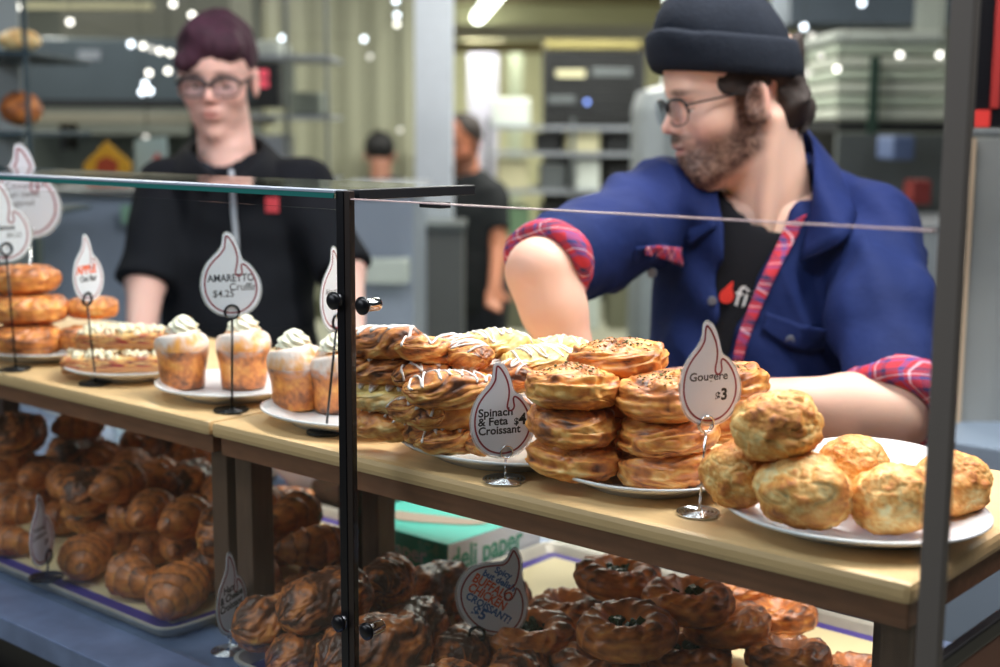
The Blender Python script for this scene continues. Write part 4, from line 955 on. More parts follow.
# ---- the bearded man in the blue shirt ----
def bearded_man():
    root = empty('person', (J(760, 400, 2.05)[0], J(760, 400, 2.05)[1], 0.0), 'bearded person in black beanie, glasses and blue shirt reaching over the pastries', 'person')
    f = _n(-VR*0.985-VF*0.17); f = _n(np.array([f[0], f[1], -0.20]))
    H = head_frame(J(742, 102, 1.97), f, 1.00)
    nb = J(772, 218, 2.02); sh_r = J(664, 207, 2.03); sh_l = J(868, 238, 1.95)
    el_r = J(541, 272, 1.74); wr_r = J(583, 392, 1.73); el_l = J(897, 413, 1.70); wr_l = J(722, 402, 1.72)
    pel = J(750, 640, 2.12)
    # body: head and neck
    nk0 = H2W(H, (-0.022, 0, -0.035))
    def f_head(P):
        Q = W2H(H, P); d = head_sdf(Q); bd = smin(s_ell(Q, (0.066, 0, -0.082), (0.038, 0.044, 0.032)), s_cap(Q, (0.02, 0, -0.06), (0.07, 0, -0.08), 0.052, 0.036), 0.02)
        bd = smin(bd, s_ell(Q, (0.098, 0, -0.036), (0.014, 0.026, 0.008)), 0.008); d = smin(d, bd+0.004*fbm(Q*120, 4), 0.010)
        d = smin(d, s_cap(P, nk0, nb, 0.056, 0.064), 0.022)
        d = smin(d, s_cap(P, H2W(H, (-0.02, 0.062, -0.03)), J(765, 232, 1.95), 0.010, 0.010), 0.03)
        return d
    c0 = H2W(H, (0.02, 0, 0)); lo = np.minimum(c0-0.17, nb-0.09); hi = np.maximum(c0+0.16, nb+0.09)
    V1, F1 = nets(f_head, lo, hi, 0.0026)
    C1 = head_cols(W2H(H, V1), SK, beard=1.0)
    arms = lambda P: np.minimum(
        smin(limbs(P, [(sh_r, 0.052), (el_r, 0.042), (el_r+(wr_r-el_r)*0.3, 0.040), (wr_r, 0.027)], 0.02), hand_sdf(P, wr_r, VR*0.75-VF*0.05+np.array([0, 0, -0.25]), np.array([0, 0, -1.0])+VF*0.3, 1, 1.0, 0.5), 0.012),
        smin(limbs(P, [(sh_l, 0.055), (el_l, 0.042), (el_l+(wr_l-el_l)*0.25, 0.044), (wr_l, 0.029)], 0.02), hand_sdf(P, wr_l, wr_l-el_l+np.array([0, 0, 0.02]), np.array([0, 0, -1.0])+VF*0.5, -1, 1.0, 0.5), 0.012))
    pts = np.array([sh_r, sh_l, el_r, wr_r, el_l, wr_l, wr_r+VR*0.2, wr_l+(wr_l-el_l)*0.9])
    V2, F2 = nets(arms, pts.min(0)-0.09, pts.max(0)+0.09, 0.0055)
    n2 = fbm(V2*14, 4); C2 = lerp(np.tile(np.array(SK), (len(V2), 1)), np.array(srgb(206, 140, 122)), 0.3+0.5*n2)
    core = lambda P: smin(limbs(P, [(nb, 0.07), (J(765, 330, 2.05), 0.11), (pel, 0.12)], 0.03), limbs(P, [(sh_r, 0.055), (nb-np.array([0, 0, 0.05]), 0.06), (sh_l, 0.055)], 0.03), 0.03)
    legs = [(pel+VR*0.09, 0.085), (np.array([*(pel+VR*0.1)[:2], 0.5]), 0.06), (np.array([*(pel+VR*0.1)[:2], 0.09]), 0.045)]
    V3, F3 = nets(core, np.array([pel, sh_r, sh_l, nb]).min(0)-0.15, np.array([pel, sh_r, sh_l, nb]).max(0)+0.13, 0.012)
    C3 = np.tile(np.array(SK), (len(V3), 1))
    me = join_np('body', [(V1, F1, C1), (V2, F2, C2), (V3, F3, C3)]); me.transform(Matrix.Translation(-root.location))
    link('body', me, M_skin, root)
    # clothes
    xr = lambda P: P @ VR; df = lambda P: (P-np.array([0, 0, 0])) @ VF
    def cl(P, a, c, r): return s_ell(P, c, r, np.stack([a, np.cross([0, 0, 1.0], a), [0, 0, 1.0]], 1))
    ax = _n(VR-VF*0.08)
    ch = J(762, 300, 2.03); be = J(748, 430, 2.02); lw = J(748, 600, 2.05)
    def torso(P, g=0.0):
        d = cl(P, ax, ch, (0.172+g, 0.118+g, 0.20+g)); d = smin(d, cl(P, ax, be, (0.182+g, 0.125+g, 0.22+g)), 0.05); d = smin(d, cl(P, ax, lw, (0.185+g, 0.13+g, 0.22+g)), 0.05)
        d = smin(d, limbs(P, [(sh_r-np.array([0, 0, 0.012]), 0.058+g), (J(735, 232, 2.06), 0.058+g), (J(800, 228, 2.05), 0.060+g), (sh_l-np.array([0, 0, 0.01]), 0.062+g)], 0.05), 0.05)
        d = smin(d, limbs(P, [(J(806, 168, 2.08), 0.026+g), (J(838, 205, 2.03), 0.045+g), (J(868, 232, 1.98), 0.06+g)], 0.04), 0.03)
        return d
    # opening between the plackets, in torso coordinates
    def line(pa, pb):                        # x as a function of z along the chest front
        a = J(*pa, 1.88); b = J(*pb, 1.88); xa, xb = a @ VR, b @ VR; return lambda z: xa+(xb-xa)*(z-a[2])/(b[2]-a[2])
    XL = line((724, 235), (716, 360)); XR_ = line((806, 205), (733, 360))
    fold = lambda P: 0.010*fbm(P*np.array([10, 10, 5]), 31, 3)+0.0130*np.abs(vnoise(P*np.array([9, 9, 6])+4, 77))-0.004+0.0040*np.sin(P @ (VR*60+np.array([0, 0, 45.0]))+5*vnoise(P*6, 5))*np.clip(vnoise(P*5+3, 8)+0.3, 0, 1)
    def sleeve(P):
        e1 = el_r+(el_r-wr_r)*0.0
        a = limbs(P, [(sh_r, 0.074), (sh_r+(el_r-sh_r)*0.55, 0.066), (el_r+_n(sh_r-el_r)*0.035, 0.060)], 0.03)
        b = limbs(P, [(sh_l, 0.078), (sh_l+(el_l-sh_l)*0.5, 0.071), (el_l+_n(sh_l-el_l)*0.02, 0.064)], 0.03)
        a = smax(a, s_plane(P, el_r+_n(sh_r-el_r)*0.030, _n(el_r-sh_r)), 0.006); b = smax(b, s_plane(P, el_l+_n(sh_l-el_l)*0.028, _n(el_l-sh_l)+VR*0.0-np.array([0, 0, 0.0])), 0.006)
        u1 = P @ _n(el_r-sh_r); u2 = P @ _n(el_l-sh_l)
        rd = lambda t, n: (1-np.abs(np.sin(t)))**2.2*sstep(-0.25, 0.35, n)
        g1 = np.clip((u1-sh_r @ _n(el_r-sh_r)+0.03)/0.12, 0, 1); g2 = np.clip((u2-sh_l @ _n(el_l-sh_l)+0.05)/0.12, 0, 1)
        fr1 = -0.011*g1*rd(u1*46+P[:, 2]*30+2.2*vnoise(P*6, 2), vnoise(P*8, 21))+0.003; fr2 = -0.013*g2*rd(u2*48+(P @ VR)*34+2.2*vnoise(P*6, 3), vnoise(P*8, 22))+0.004
        return a+fr1, b+fr2
    def shirt(P):
        a, b = sleeve(P); t = torso(P)
        z = P[:, 2]; x = P @ VR; front = (P-ch) @ VF < 0.02
        cut = np.minimum(x-XL(z), XR_(z)-x); cut = np.where(front & (z > 0.9), cut, -1)
        neck = s_cap(P, nb-np.array([0, 0, 0.05]), nk0, 0.078, 0.078)
        t = smax(t, cut, 0.004); t = smax(t, -neck, 0.006)
        t = t-0.007*(1-np.abs(np.sin(z*26+x*34+2.5*vnoise(P*5, 41))))**2.4*sstep(-0.1, 0.4, vnoise(P*7, 42))+0.001
        return smin(smin(t, a, 0.022), b, 0.022)+fold(P)
    P_ = [sh_r-0.03, sh_l, el_r, el_l, pel, nb]
    sdf_obj('overshirt', shirt, P_, 0.15, 0.0052, M_navy, root)
    teef = lambda P: smax(torso(P, -0.016), -s_cap(P, nb-np.array([0, 0, 0.0])+(-VF)*0.02, nk0, 0.068, 0.072), 0.006)
    tee = sdf_obj('tshirt', teef, [J(680, 200, 1.95), J(860, 480, 2.1)], 0.08, 0.008, M_tee, root)
    # rolled plaid cuffs
    def cuff(c, axis, r, w, lab):
        axis = Vector(_n(axis)); q = axis.to_track_quat('Z', 'Y').to_matrix().to_4x4(); bm = bmesh.new()
        prof = [(r-0.012, -w*0.2), (r-0.006, -w*0.5), (r+0.004, -w*0.5), (r+0.009, -w*0.2), (r+0.010, w*0.3), (r+0.004, w*0.55), (r-0.008, w*0.55)]
        rings = []
        for (rr, z) in prof: rings.append([bm.verts.new((rr*math.cos(t)*(1+0.06*math.sin(3*t)), rr*math.sin(t)*(1+0.05*math.cos(2*t)), z+0.005*math.sin(2*t+1))) for t in [k*2*math.pi/48 for k in range(48)]])
        n = len(rings)
        for i in range(n):
            A, B = rings[i], rings[(i+1) % n]
            for k in range(48): bm.faces.new((A[k], A[(k+1) % 48], B[(k+1) % 48], B[k]))
        bm.transform(Matrix.Translation(Vector(c)-root.location) @ q)
        link('rolled_cuff', bm_mesh('rolled_cuff', bm), M_plaid, root)['label'] = lab
    cuff(el_r+_n(sh_r-el_r)*0.026+np.array([0, 0, 0.006]), (el_r-sh_r)*0.8+(wr_r-el_r)*0.35, 0.0515, 0.034, 'rolled red plaid cuff')
    cuff(el_l+_n(sh_l-el_l)*0.022+VR*0.004, (el_l-sh_l)+(wr_l-el_l)*0.55, 0.060, 0.052, 'rolled red plaid cuff')
    # plaid facing along the opening, laid on the shirt surface
    def surf(fn, px, py, off=0.003):
        p = march(fn, px, py, 1.5, 2.4); r = _n(wray(px, py)); return (J(px, py, 1.885) if p is None else p)-r*off
    S = lambda px, py, off=0.003: surf(shirt, px, py, off)
    A = [S(807, 214), S(797, 236), S(781, 266), S(765, 300), S(752, 330), S(742, 362)]
    B = []
    for a, (px, py) in zip(A, ((786, 224), (776, 246), (762, 276), (749, 306), (738, 336), (732, 362))):
        d = np.dot(a-np.array([0, 0, EYE]), RW @ np.array([0, 0, -1.0])); B.append(atd(px, py, d-0.002))
    sheet('plaid_facing', A, B, 0.002, M_plaid, root)['label'] = 'red plaid shirt facing'
    # collar: two leaves and the band behind the neck
    ca = [S(812, 212, 0.006), J(814, 176, 1.92), J(812, 140, 1.99), J(798, 128, 2.08), J(755, 145, 2.13), J(722, 168, 2.10), J(706, 192, 2.00), J(716, 226, 1.92)]
    cb = [S(800, 262, 0.012), S(846, 238, 0.014), J(858, 196, 1.97), J(840, 186, 2.12), J(765, 200, 2.17), J(700, 205, 2.14), J(680, 214, 1.98), S(688, 246, 0.012)]
    sheet('collar', ca, cb, 0.004, M_navy, root)
    # pocket flaps, seams, buttons
    def patch(name, pix, th, m, off=0.003, fn=None):
        pts = [S(x, y, off) for x, y in pix]; k = len(pix)//2; return sheet(name, pts[:k], pts[k:][::-1], th, m, root, sub=4)
    patch('pocket_flap', [(636, 248), (650, 246), (665, 245), (680, 246), (676, 262), (662, 268), (648, 270), (634, 262)], 0.003, M_navy, 0.004)
    patch('flap_lining', [(646, 247), (660, 246), (681, 248), (683, 267), (664, 259), (646, 255)], 0.002, M_plaid, 0.008)['label'] = 'plaid pocket flap lining'
    patch('pocket_flap', [(766, 312), (785, 318), (806, 326), (826, 330), (824, 350), (804, 352), (782, 344), (762, 330)], 0.003, M_navy, 0.004)
    M_btn = mat('grey button', srgb(96, 100, 112), 0.3)
    for px, py in ((652, 273), (712, 301), (790, 340)):
        p = Vector(S(px, py, 0.005))-root.location; q = Vector(-VF).to_track_quat('Z', 'Y').to_matrix().to_4x4(); bm = bmesh.new(); add_lathe(bm, [(0.006, -0.001), (0.0068, 0.0005), (0.006, 0.002), (0.004, 0.0014)], 20); bm.transform(Matrix.Translation(p) @ q)
        link('button', bm_mesh('button', bm), M_btn, root)
    # shirt print: red flame and white letters
    pt = march(teef, 742, 292, 1.5, 2.6); pt = (J(742, 292, 1.91) if pt is None else pt)-VF*0.004
    txt = text('shirt_print', 'fii', 0.044, 0, 0, 0, mat('white print', srgb(226, 226, 230), 0.7), root, 0.0); txt.rotation_euler = (0, math.radians(14), ROOM_ROT+math.atan2(CX-742, F)+0.1)
    txt.location = Vector(pt)-root.location+Vector(VR)*(-0.014)+Vector((0, 0, -0.018))
    bm = bmesh.new(); fl = cr([(0, 0), (0.009, 0.004), (0.011, 0.014), (0.006, 0.022), (0.004, 0.034), (-0.003, 0.024), (-0.009, 0.014), (-0.008, 0.004)], 4)
    vs = [bm.verts.new((p.x, 0, p.y)) for p in fl]; r_ = bmesh.ops.extrude_face_region(bm, geom=[bm.faces.new(vs)]); bmesh.ops.translate(bm, verts=[v for v in r_['geom'] if isinstance(v, bmesh.types.BMVert)], vec=(0, 0.0006, 0))
    fo = link('flame_print', bm_mesh('flame_print', bm), mat('red print', srgb(222, 50, 40), 0.7), root, smooth=False); fo.rotation_euler = txt.rotation_euler; fo.location = Vector(pt)-root.location+Vector(VR)*(-0.026)+Vector((0, 0, -0.016))
    # hair
    def hair(P):
        Q = W2H(H, P); n = fbm(Q*np.array([40, 40, 25]), 12, 3); wv = np.sin(Q[:, 2]*95+6*vnoise(Q*22, 3)+Q[:, 0]*60)
        sk = s_ell(Q, (0.008, 0, 0.050), (0.101, 0.082, 0.092))
        back = smax(sk-0.002, s_plane(Q, (-0.026, 0, 0), (1, 0, 0.30)), 0.01)
        back = smin(back, s_ell(Q, (-0.062, 0, -0.018), (0.036, 0.066, 0.044)), 0.02)
        back = smax(back, s_plane(Q, (-0.06, 0, -0.066), (0.25, 0, -1)), 0.012)
        tmp = smax(s_ell(Q, (0.008, 0, 0.045), (0.100, 0.0795, 0.09)), s_plane(Q, (0.052, 0, 0.03), (1, 0, -0.3)), 0.004); tmp = smax(tmp, s_plane(Q, (0, 0, 0.020), (-0.1, 0, -1)), 0.004)
        d = smin(back, tmp, 0.006); d = smax(d, s_plane(Q, (0, 0, 0.075), (0, 0, 1)), 0.004)
        return (d+0.010*n+0.0042*wv)*H['k']
    sdf_obj('hair', hair, [c0], 0.15, 0.0034, M_hair, root)
    # beanie: knitted dome and folded brim
    bm = bmesh.new()
    def cap(prof):
        bb = bmesh.new(); add_lathe(bb, prof, 96, 0.016, 0, 1.05, 0.93)
        for v in bb.verts:
            a = math.atan2(v.co.y, v.co.x); r0 = math.hypot(v.co.x, v.co.y); v.co.z += 0.0022*math.sin(a*2+1)*(r0/0.1)+0.006*v.co.x/0.1*-0.6
            v.co.z += (v.co.x-0.02)*0.27+0.006; v.co.x *= 1+0.0022*math.sin(a*60); v.co.y *= 1+0.0022*math.sin(a*60)
            if v.co.z > 0.11: v.co.x -= (v.co.z-0.11)*0.05; v.co.z += 0.003*math.sin(a*5)*min(1, r0/0.05)
        M4 = Matrix([[*(H['A'][i]*H['k']), H['O'][i]-root.location[i]] for i in range(3)]+[[0, 0, 0, 1]]); bb.transform(M4); return bb
    b1 = cap([(0.080, 0.050), (0.092, 0.060), (0.095, 0.085), (0.0915, 0.105), (0.0845, 0.122), (0.074, 0.138), (0.061, 0.152), (0.047, 0.163), (0.032, 0.171), (0.018, 0.175), (0.006, 0.176)])
    link('beanie', bm_mesh('beanie', b1), M_knit, root)
    b2 = cap([(0.090, 0.040), (0.099, 0.036), (0.1035, 0.040), (0.106, 0.050), (0.106, 0.068), (0.1045, 0.086), (0.101, 0.092), (0.094, 0.094)])
    link('folded_brim', bm_mesh('folded_brim', b2), M_knit, root)
    glasses(H, root, M_dark, 0.0012)
    # trousers under the counter line
    def trs(P):
        d = None
        for s in (-1, 1):
            hp = pel+VR*0.085*s; e = limbs(P, [(hp+np.array([0, 0, 0.02]), 0.115), (np.array([hp[0], hp[1], 0.52]), 0.085), (np.array([hp[0], hp[1], 0.10]), 0.065)], 0.03); d = e if d is None else smin(d, e, 0.04)
        return smax(d, 0.085-P[:, 2], 0.004)
    sdf_obj('trousers', trs, [pel-VR*0.1, pel+VR*0.1, np.array([pel[0], pel[1], 0.1])], 0.14, 0.012, mat('dark jeans', srgb(30, 34, 50), 0.9), root)
    for s in (-1, 1):
        hp = pel+VR*0.085*s; fn = lambda P, hp=hp: smax(s_ell(P, (hp[0]-VF[0]*0.05, hp[1]-VF[1]*0.05, 0.05), (0.15, 0.055, 0.055), np.stack([-VF, VR, [0, 0, 1.0]], 1)), 0.004-P[:, 2], 0.006)
        sdf_obj('shoe', fn, [np.array([hp[0], hp[1], 0.05])], 0.22, 0.01, M_dark, root)
bearded_man()

# ---- other people ----
def person(label, head_px, hd, face, hk, joints, skin, top_m, tee_m, hair_fn, hair_m, h=0.006, tor=(0.17, 0.11), sleeve_end=0.0, legs=True, glass=False, hip_w=0.085):
    HO = J(*head_px, hd); H = head_frame(HO, face, hk)
    sh = joints['sh']; el = joints['el']; wr = joints['wr']; nb = joints['nb']; pel = joints['pel']; ch = joints['ch']
    root = empty('person', (ch[0], ch[1], 0), label, 'person')
    nk0 = H2W(H, (-0.02, 0, -0.035))
    fh = lambda P: smin(head_sdf(W2H(H, P)), s_cap(P, nk0, nb, 0.052*hk, 0.060*hk), 0.022)
    V1, F1 = nets(fh, np.minimum(HO-0.16, nb-0.09), np.maximum(HO+0.16, nb+0.09), max(0.0032, h*0.6)); C1 = head_cols(W2H(H, V1), skin, joints.get('beard', 0))
    arms = lambda P: np.minimum(*[smin(limbs(P, [(sh[i], 0.05), (el[i], 0.040), (wr[i], 0.027)], 0.02), hand_sdf(P, wr[i], wr[i]-el[i], -VF+np.array([0, 0, -0.5]), 1-2*i, 1.0, 0.45), 0.012) for i in (0, 1)])
    pts = np.array([*sh, *el, *wr, *[wr[i]+(wr[i]-el[i])*0.9 for i in (0, 1)]])
    V2, F2 = nets(arms, pts.min(0)-0.08, pts.max(0)+0.08, max(h, 0.006))
    core = lambda P: limbs(P, [(nb, 0.06), (ch, 0.09), (pel, 0.10)], 0.03)
    q = np.array([nb, ch, pel]); V3, F3 = nets(core, q.min(0)-0.12, q.max(0)+0.12, 0.015)
    me = join_np('body', [(V1, F1, C1), (V2, F2, np.tile(np.array(skin), (len(V2), 1))), (V3, F3, np.tile(np.array(skin), (len(V3), 1)))]); me.transform(Matrix.Translation(-root.location)); link('body', me, M_skin, root)
    ax = _n(sh[1]-sh[0]); ax = _n(np.array([ax[0], ax[1], 0])); fw = np.cross([0, 0, 1.0], ax)
    ell = lambda P, c, r: s_ell(P, c, r, np.stack([ax, fw, [0, 0, 1.0]], 1))
    def torso(P, g=0):
        d = ell(P, ch, (tor[0]+g, tor[1]+g, 0.22+g)); d = smin(d, ell(P, (ch+pel)/2, (tor[0]*0.95+g, tor[1]+g, 0.25+g)), 0.05); d = smin(d, ell(P, pel+np.array([0, 0, 0.03]), (tor[0]+g, tor[1]+0.01+g, 0.16)), 0.05)
        up = np.array([0, 0, -0.012]); return smin(d, limbs(P, [(sh[0]+up, 0.055+g), (nb-np.array([0, 0, 0.05]), 0.055+g), (sh[1]+up, 0.055+g)], 0.04), 0.05)
    def top(P):
        d = torso(P)
        for i in (0, 1):
            e = limbs(P, [(sh[i], 0.068), (el[i], 0.058), (wr[i], 0.046)], 0.02); cutp = el[i]+(wr[i]-el[i])*sleeve_end if sleeve_end >= 0 else el[i]+(sh[i]-el[i])*(-sleeve_end)
            dv = _n(wr[i]-el[i]) if sleeve_end > 0.1 else _n(el[i]-sh[i]); d = smin(d, smax(e, s_plane(P, cutp, dv), 0.006), 0.035)
        d = smax(d, -s_cap(P, nb-np.array([0, 0, 0.03])-VF*0.01, nk0, 0.060, 0.075), 0.008)
        return d+0.006*fbm(P*9, 5, 3)+0.002*np.sin(P[:, 2]*60+5*vnoise(P*5, 6))
    sdf_obj('top', top, [*sh, *el, pel, ch]+([wr[0], wr[1]] if sleeve_end > 0.1 else []), 0.13, max(h*1.3, 0.007), top_m, root)
    if tee_m: sdf_obj('undershirt', lambda P: smax(torso(P, -0.008), -s_cap(P, nb, nk0, 0.056, 0.07), 0.006), [nb, ch], 0.09, 0.01, tee_m, root)
    sdf_obj('hair', lambda P: hair_fn(W2H(H, P))*hk, [H2W(H, (0, 0, 0.03))], 0.15, max(0.0042, h*0.7), hair_m, root)
    if glass: glasses(H, root, M_dark, 0.0022)
    def trs(P):
        d = None
        for s in (-1, 1):
            hp = pel+ax*hip_w*s; e = limbs(P, [(hp, 0.10), (np.array([hp[0], hp[1], 0.5]), 0.075), (np.array([hp[0], hp[1], 0.10]), 0.06)], 0.03); d = e if d is None else smin(d, e, 0.04)
        return smax(d, 0.085-P[:, 2], 0.004)
    sdf_obj('trousers', trs, [pel-ax*0.12, pel+ax*0.12, np.array([pel[0], pel[1], 0.1])], 0.12, 0.015, mat('dark trousers', srgb(36, 38, 46), 0.9), root)
    for s in (-1, 1):
        hp = pel+ax*hip_w*s; sdf_obj('shoe', lambda P: smax(s_ell(P, (hp[0]-VF[0]*0.05, hp[1]-VF[1]*0.05, 0.05), (0.14, 0.05, 0.055), np.stack([-VF, VR, [0, 0, 1.0]], 1)), 0.004-P[:, 2], 0.006), [np.array([hp[0], hp[1], 0.05])], 0.2, 0.012, M_dark, root)
    return root, H, top
def hair_young(Q):
    n = fbm(Q*np.array([45, 45, 20]), 22, 3)
    d = smax(s_ell(Q, (0.002, 0, 0.062), (0.104, 0.083, 0.090)), s_plane(Q, (0.055, 0, 0.045), (0.80, 0, -1.0)), 0.012)
    d = smax(d, s_plane(Q, (0, 0, 0.005), (0.2, 0, -1)), 0.01)
    fr = s_cap(Q, (0.082, 0.040, 0.085), (0.092, -0.052, 0.052), 0.026, 0.020); fr2 = s_cap(Q, (0.070, -0.02, 0.105), (0.085, 0.040, 0.085), 0.034, 0.026)
    return smin(d, smin(fr, fr2, 0.02), 0.02)+0.006*n
def hair_short(Q):
    n = fbm(Q*30, 22, 3); d = smax(s_ell(Q, (-0.004, 0, 0.058), (0.104, 0.084, 0.088)), s_plane(Q, (0.05, 0, 0.045), (0.85, 0, -0.9)), 0.01); return smax(d, s_plane(Q, (0, 0, -0.02), (0, 0, -1)), 0.01)+0.004*n
M_hood = mat('black hooded jacket', srgb(18, 20, 26), 0.9, var=0.1, vscale=20, spec=0.2)
jt = dict(nb=J(226, 150, 2.88), sh=[J(167, 190, 2.88), J(305, 190, 2.88)], el=[J(146, 282, 2.80), J(345, 272, 2.80)], wr=[J(140, 345, 2.62), J(352, 345, 2.60)], pel=J(245, 470, 2.92), ch=J(237, 255, 2.92))
pr, PH, ptop = person('person in a black zip hoodie with purple-red hair and dark glasses, looking down', (219, 82), 2.86, -VF*1.0+VR*0.01+np.array([0, 0, -0.18]), 1.0, jt, srgb(222, 178, 166), M_hood, mat('navy tee', srgb(40, 48, 62), 0.9), hair_young, mat('purple-red hair', srgb(50, 12, 34), 0.8, var=0.3, vscale=30), glass=True, h=0.006, tor=(0.180, 0.115), sleeve_end=0.02)
def psurf(px, py, off=0.004): p = march(ptop, px, py, 2.2, 3.4); return p-_n(wray(px, py))*off
zz = [psurf(231, 170, 0.012), psurf(232, 178), psurf(233, 195), psurf(234, 215), psurf(236, 240), psurf(237, 265), psurf(238, 300)]
tube('zipper', [Vector(p)-pr.location for p in zz], 0.005, mat('pale zipper', srgb(180, 186, 196), 0.4, 0.3), pr)
q = psurf(272, 205); o = box('chest_badge', (-0.014, -0.002, -0.016), (0.014, 0.002, 0.016), mat('red badge', srgb(190, 60, 70), 0.7), pr, 0.001); o.location = Vector(q)-pr.location; o.rotation_euler = (0, 0, ROOM_ROT)
ha = [J(214, 176, 2.73), J(196, 156, 2.80), J(188, 146, 2.90), J(205, 136, 3.00), J(235, 134, 3.0), J(262, 142, 2.90), J(256, 158, 2.80), J(238, 178, 2.73)]
hb = [J(206, 196, 2.755), J(172, 176, 2.82), J(166, 168, 2.93), J(200, 160, 3.03), J(240, 160, 3.03), J(288, 166, 2.93), J(280, 180, 2.82), J(246, 198, 2.755)]
sheet('hood', ha, hb, 0.012, M_hood, pr)
cd_ = [psurf(205, 168, 0.008), psurf(222, 190, 0.008), psurf(240, 190, 0.008), psurf(262, 166, 0.008)]
jt2 = dict(nb=J(466, 172, 6.2), sh=[J(450, 194, 6.2), J(493, 196, 6.2)], el=[J(448, 242, 6.15), J(499, 245, 6.15)], wr=[J(454, 284, 6.0), J(495, 288, 6.0)], pel=J(471, 290, 6.25), ch=J(471, 215, 6.23), beard=0.9)
person('person far back in a black tee beside the pale column, reddish beard', (463, 146), 6.2, -VF*0.8-VR*0.5+np.array([0, 0, -0.1]), 1.05, jt2, srgb(196, 124, 92), mat('black tee far', srgb(26, 30, 34), 0.9), None, hair_short, M_hair, h=0.009, tor=(0.16, 0.11), sleeve_end=-0.3)
jt3 = dict(nb=J(381, 178, 7.4), sh=[J(366, 192, 7.4), J(398, 192, 7.4)], el=[J(364, 232, 7.4), J(401, 232, 7.4)], wr=[J(366, 266, 7.3), J(400, 266, 7.3)], pel=J(382, 262, 7.4), ch=J(382, 212, 7.4))
person('dark-haired person in dark clothes far back, left of the pale column', (380, 157), 7.4, VF*1.0+np.array([0, 0, -0.1]), 1.0, jt3, srgb(170, 120, 100), mat('dark sweater', srgb(24, 28, 44), 0.9), None, hair_short, mat('black hair', srgb(16, 16, 20), 0.6), h=0.012, tor=(0.15, 0.10), sleeve_end=0.9)
# ---------------- kitchen behind ----------------
def col(name, r, g, b, rough=0.6, metal=0.0, var=0.06, vs=6): return mat(name, srgb(r, g, b), rough, metal, var=var, vscale=vs)
def grp(name, px, py, f, label, cat, group=None):
    a = rpt(px, py, f); return rempty2(name, a, label, cat, group)
def rempty2(name, a, label, cat, group=None):
    e = empty(name, tuple(room(a[0], a[1], 0)), label, cat, group, rot=(0, 0, ROOM_ROT)); e['_o'] = (a[0], a[1]); return e
def part(name, x0, y0, x1, y1, f, dep, m, t, bevel=0.0):   # a box part of thing t, front face on these pixels at f metres
    r0, r1, z0, z1 = span(x0, y0, x1, y1, f); ox, oy = t['_o']
    return box(name, (r0-ox, f-oy, max(z0, 0.002)), (r1-ox, f+dep-oy, z1), m, t, bevel)
c_dk = col('charcoal metal', 20, 23, 26); c_mid = col('mid grey steel', 104, 110, 112, 0.4, 0.4); c_lt = col('pale grey steel', 158, 164, 172, 0.4, 0.3); c_teal = col('dark teal post', 34, 56, 66)
c_olive = col('olive grey', 112, 112, 92); c_cream = col('cream', 200, 196, 160); c_wh = col('white plastic', 206, 214, 208, 0.5)
c_bread = mat('bread crust', rough=0.5, attr='col', bump=0.001, bscale=80)
# bread rack at the far left
t = grp('bread_rack', 0, 300, 3.3, 'dark wire bread rack at the upper left edge holding loaves', 'rack')
part('post', 27, -60, 31, 420, 3.3, 0.012, c_teal, t); part('post', -90, -60, -86, 420, 3.3, 0.012, c_teal, t)
part('back_panel', -60, -60, 24, 420, 3.82, 0.01, col('pale rack panel', 176, 186, 188), t)
for y in (50, 131, 215): part('shelf', -90, y, 30, y+5, 3.3, 0.5, c_teal, t, 0.002)
def loaf(px, py, f, rx, rz, seed, tone, label):
    T, Ph, Fs = GS; D = dirs(T, Ph); fb = fbm(D*4+seed, seed); a = rpt(px, py, f)
    P = D*np.array([rx, rx*0.9, rz])*(1+0.08*fb)[:, None]; me = np_mesh('loaf', P, Fs, ramp(tone+0.5*fb+0.15*D[:, 2], R_PUFF))
    o = link('bread_loaf', me, c_bread, None, room(a[0], f+rx+0.01, a[2]+0.004)); tag(o, label, 'bread', 'round loaves on the rack'); return o
loaf(10, 41, 3.4, 0.055, 0.030, 3, 0.15, 'flour-dusted pale round loaf on the upper rack shelf')
loaf(12, 110, 3.4, 0.056, 0.044, 8, 0.75, 'dark golden round loaf on the lower rack shelf')
loaf(-40, 108, 3.4, 0.055, 0.042, 9, 0.65, 'dark loaf behind the rack edge on the lower shelf')
# extractor hood and shelf wall behind the hooded worker
t = grp('extractor_hood', 110, 110, 5.2, 'large dark grey steel extractor hood behind the worker in black', 'extractor hood')
part('canopy', -20, 38, 262, 104, 5.2, 0.85, col('hood steel', 84, 94, 98, 0.35, 0.5), t, 0.01)
part('lip', -20, 100, 262, 108, 5.17, 0.03, c_dk, t); part('duct', 60, -60, 230, 38, 5.5, 0.5, col('hood duct', 126, 128, 116, 0.5), t); part('top_trim', 10, 2, 150, 9, 5.1, 0.05, c_cream, t)
part('lamp_panel', 78, 50, 100, 60, 5.19, 0.02, c_lt, t)
t = grp('wall_shelf', 110, 130, 5.4, 'beige metal wall shelf running under the grey hood', 'shelf')
part('board', 34, 113, 262, 124, 5.0, 0.3, col('beige metal', 150, 146, 128, 0.5, 0.2), t, 0.004); part('bracket', 60, 124, 66, 150, 5.1, 0.15, c_dk, t); part('bracket', 190, 124, 196, 150, 5.1, 0.15, c_dk, t)
t = grp('steel_counter', 90, 250, 3.95, 'blue-grey steel work counter behind the crumb bars', 'counter')
part('body', 42, 196, 150, 400, 3.95, 0.6, col('blue grey steel', 150, 162, 184, 0.4, 0.2), t, 0.004); part('top', 36, 190, 156, 197, 3.92, 0.66, c_mid, t, 0.002); part('body_side', 156, 240, 245, 400, 4.1, 0.4, c_mid, t)
t = grp('storage_cabinet', 110, 160, 5.9, 'grey-green cabinet under the beige wall shelf', 'cabinet')
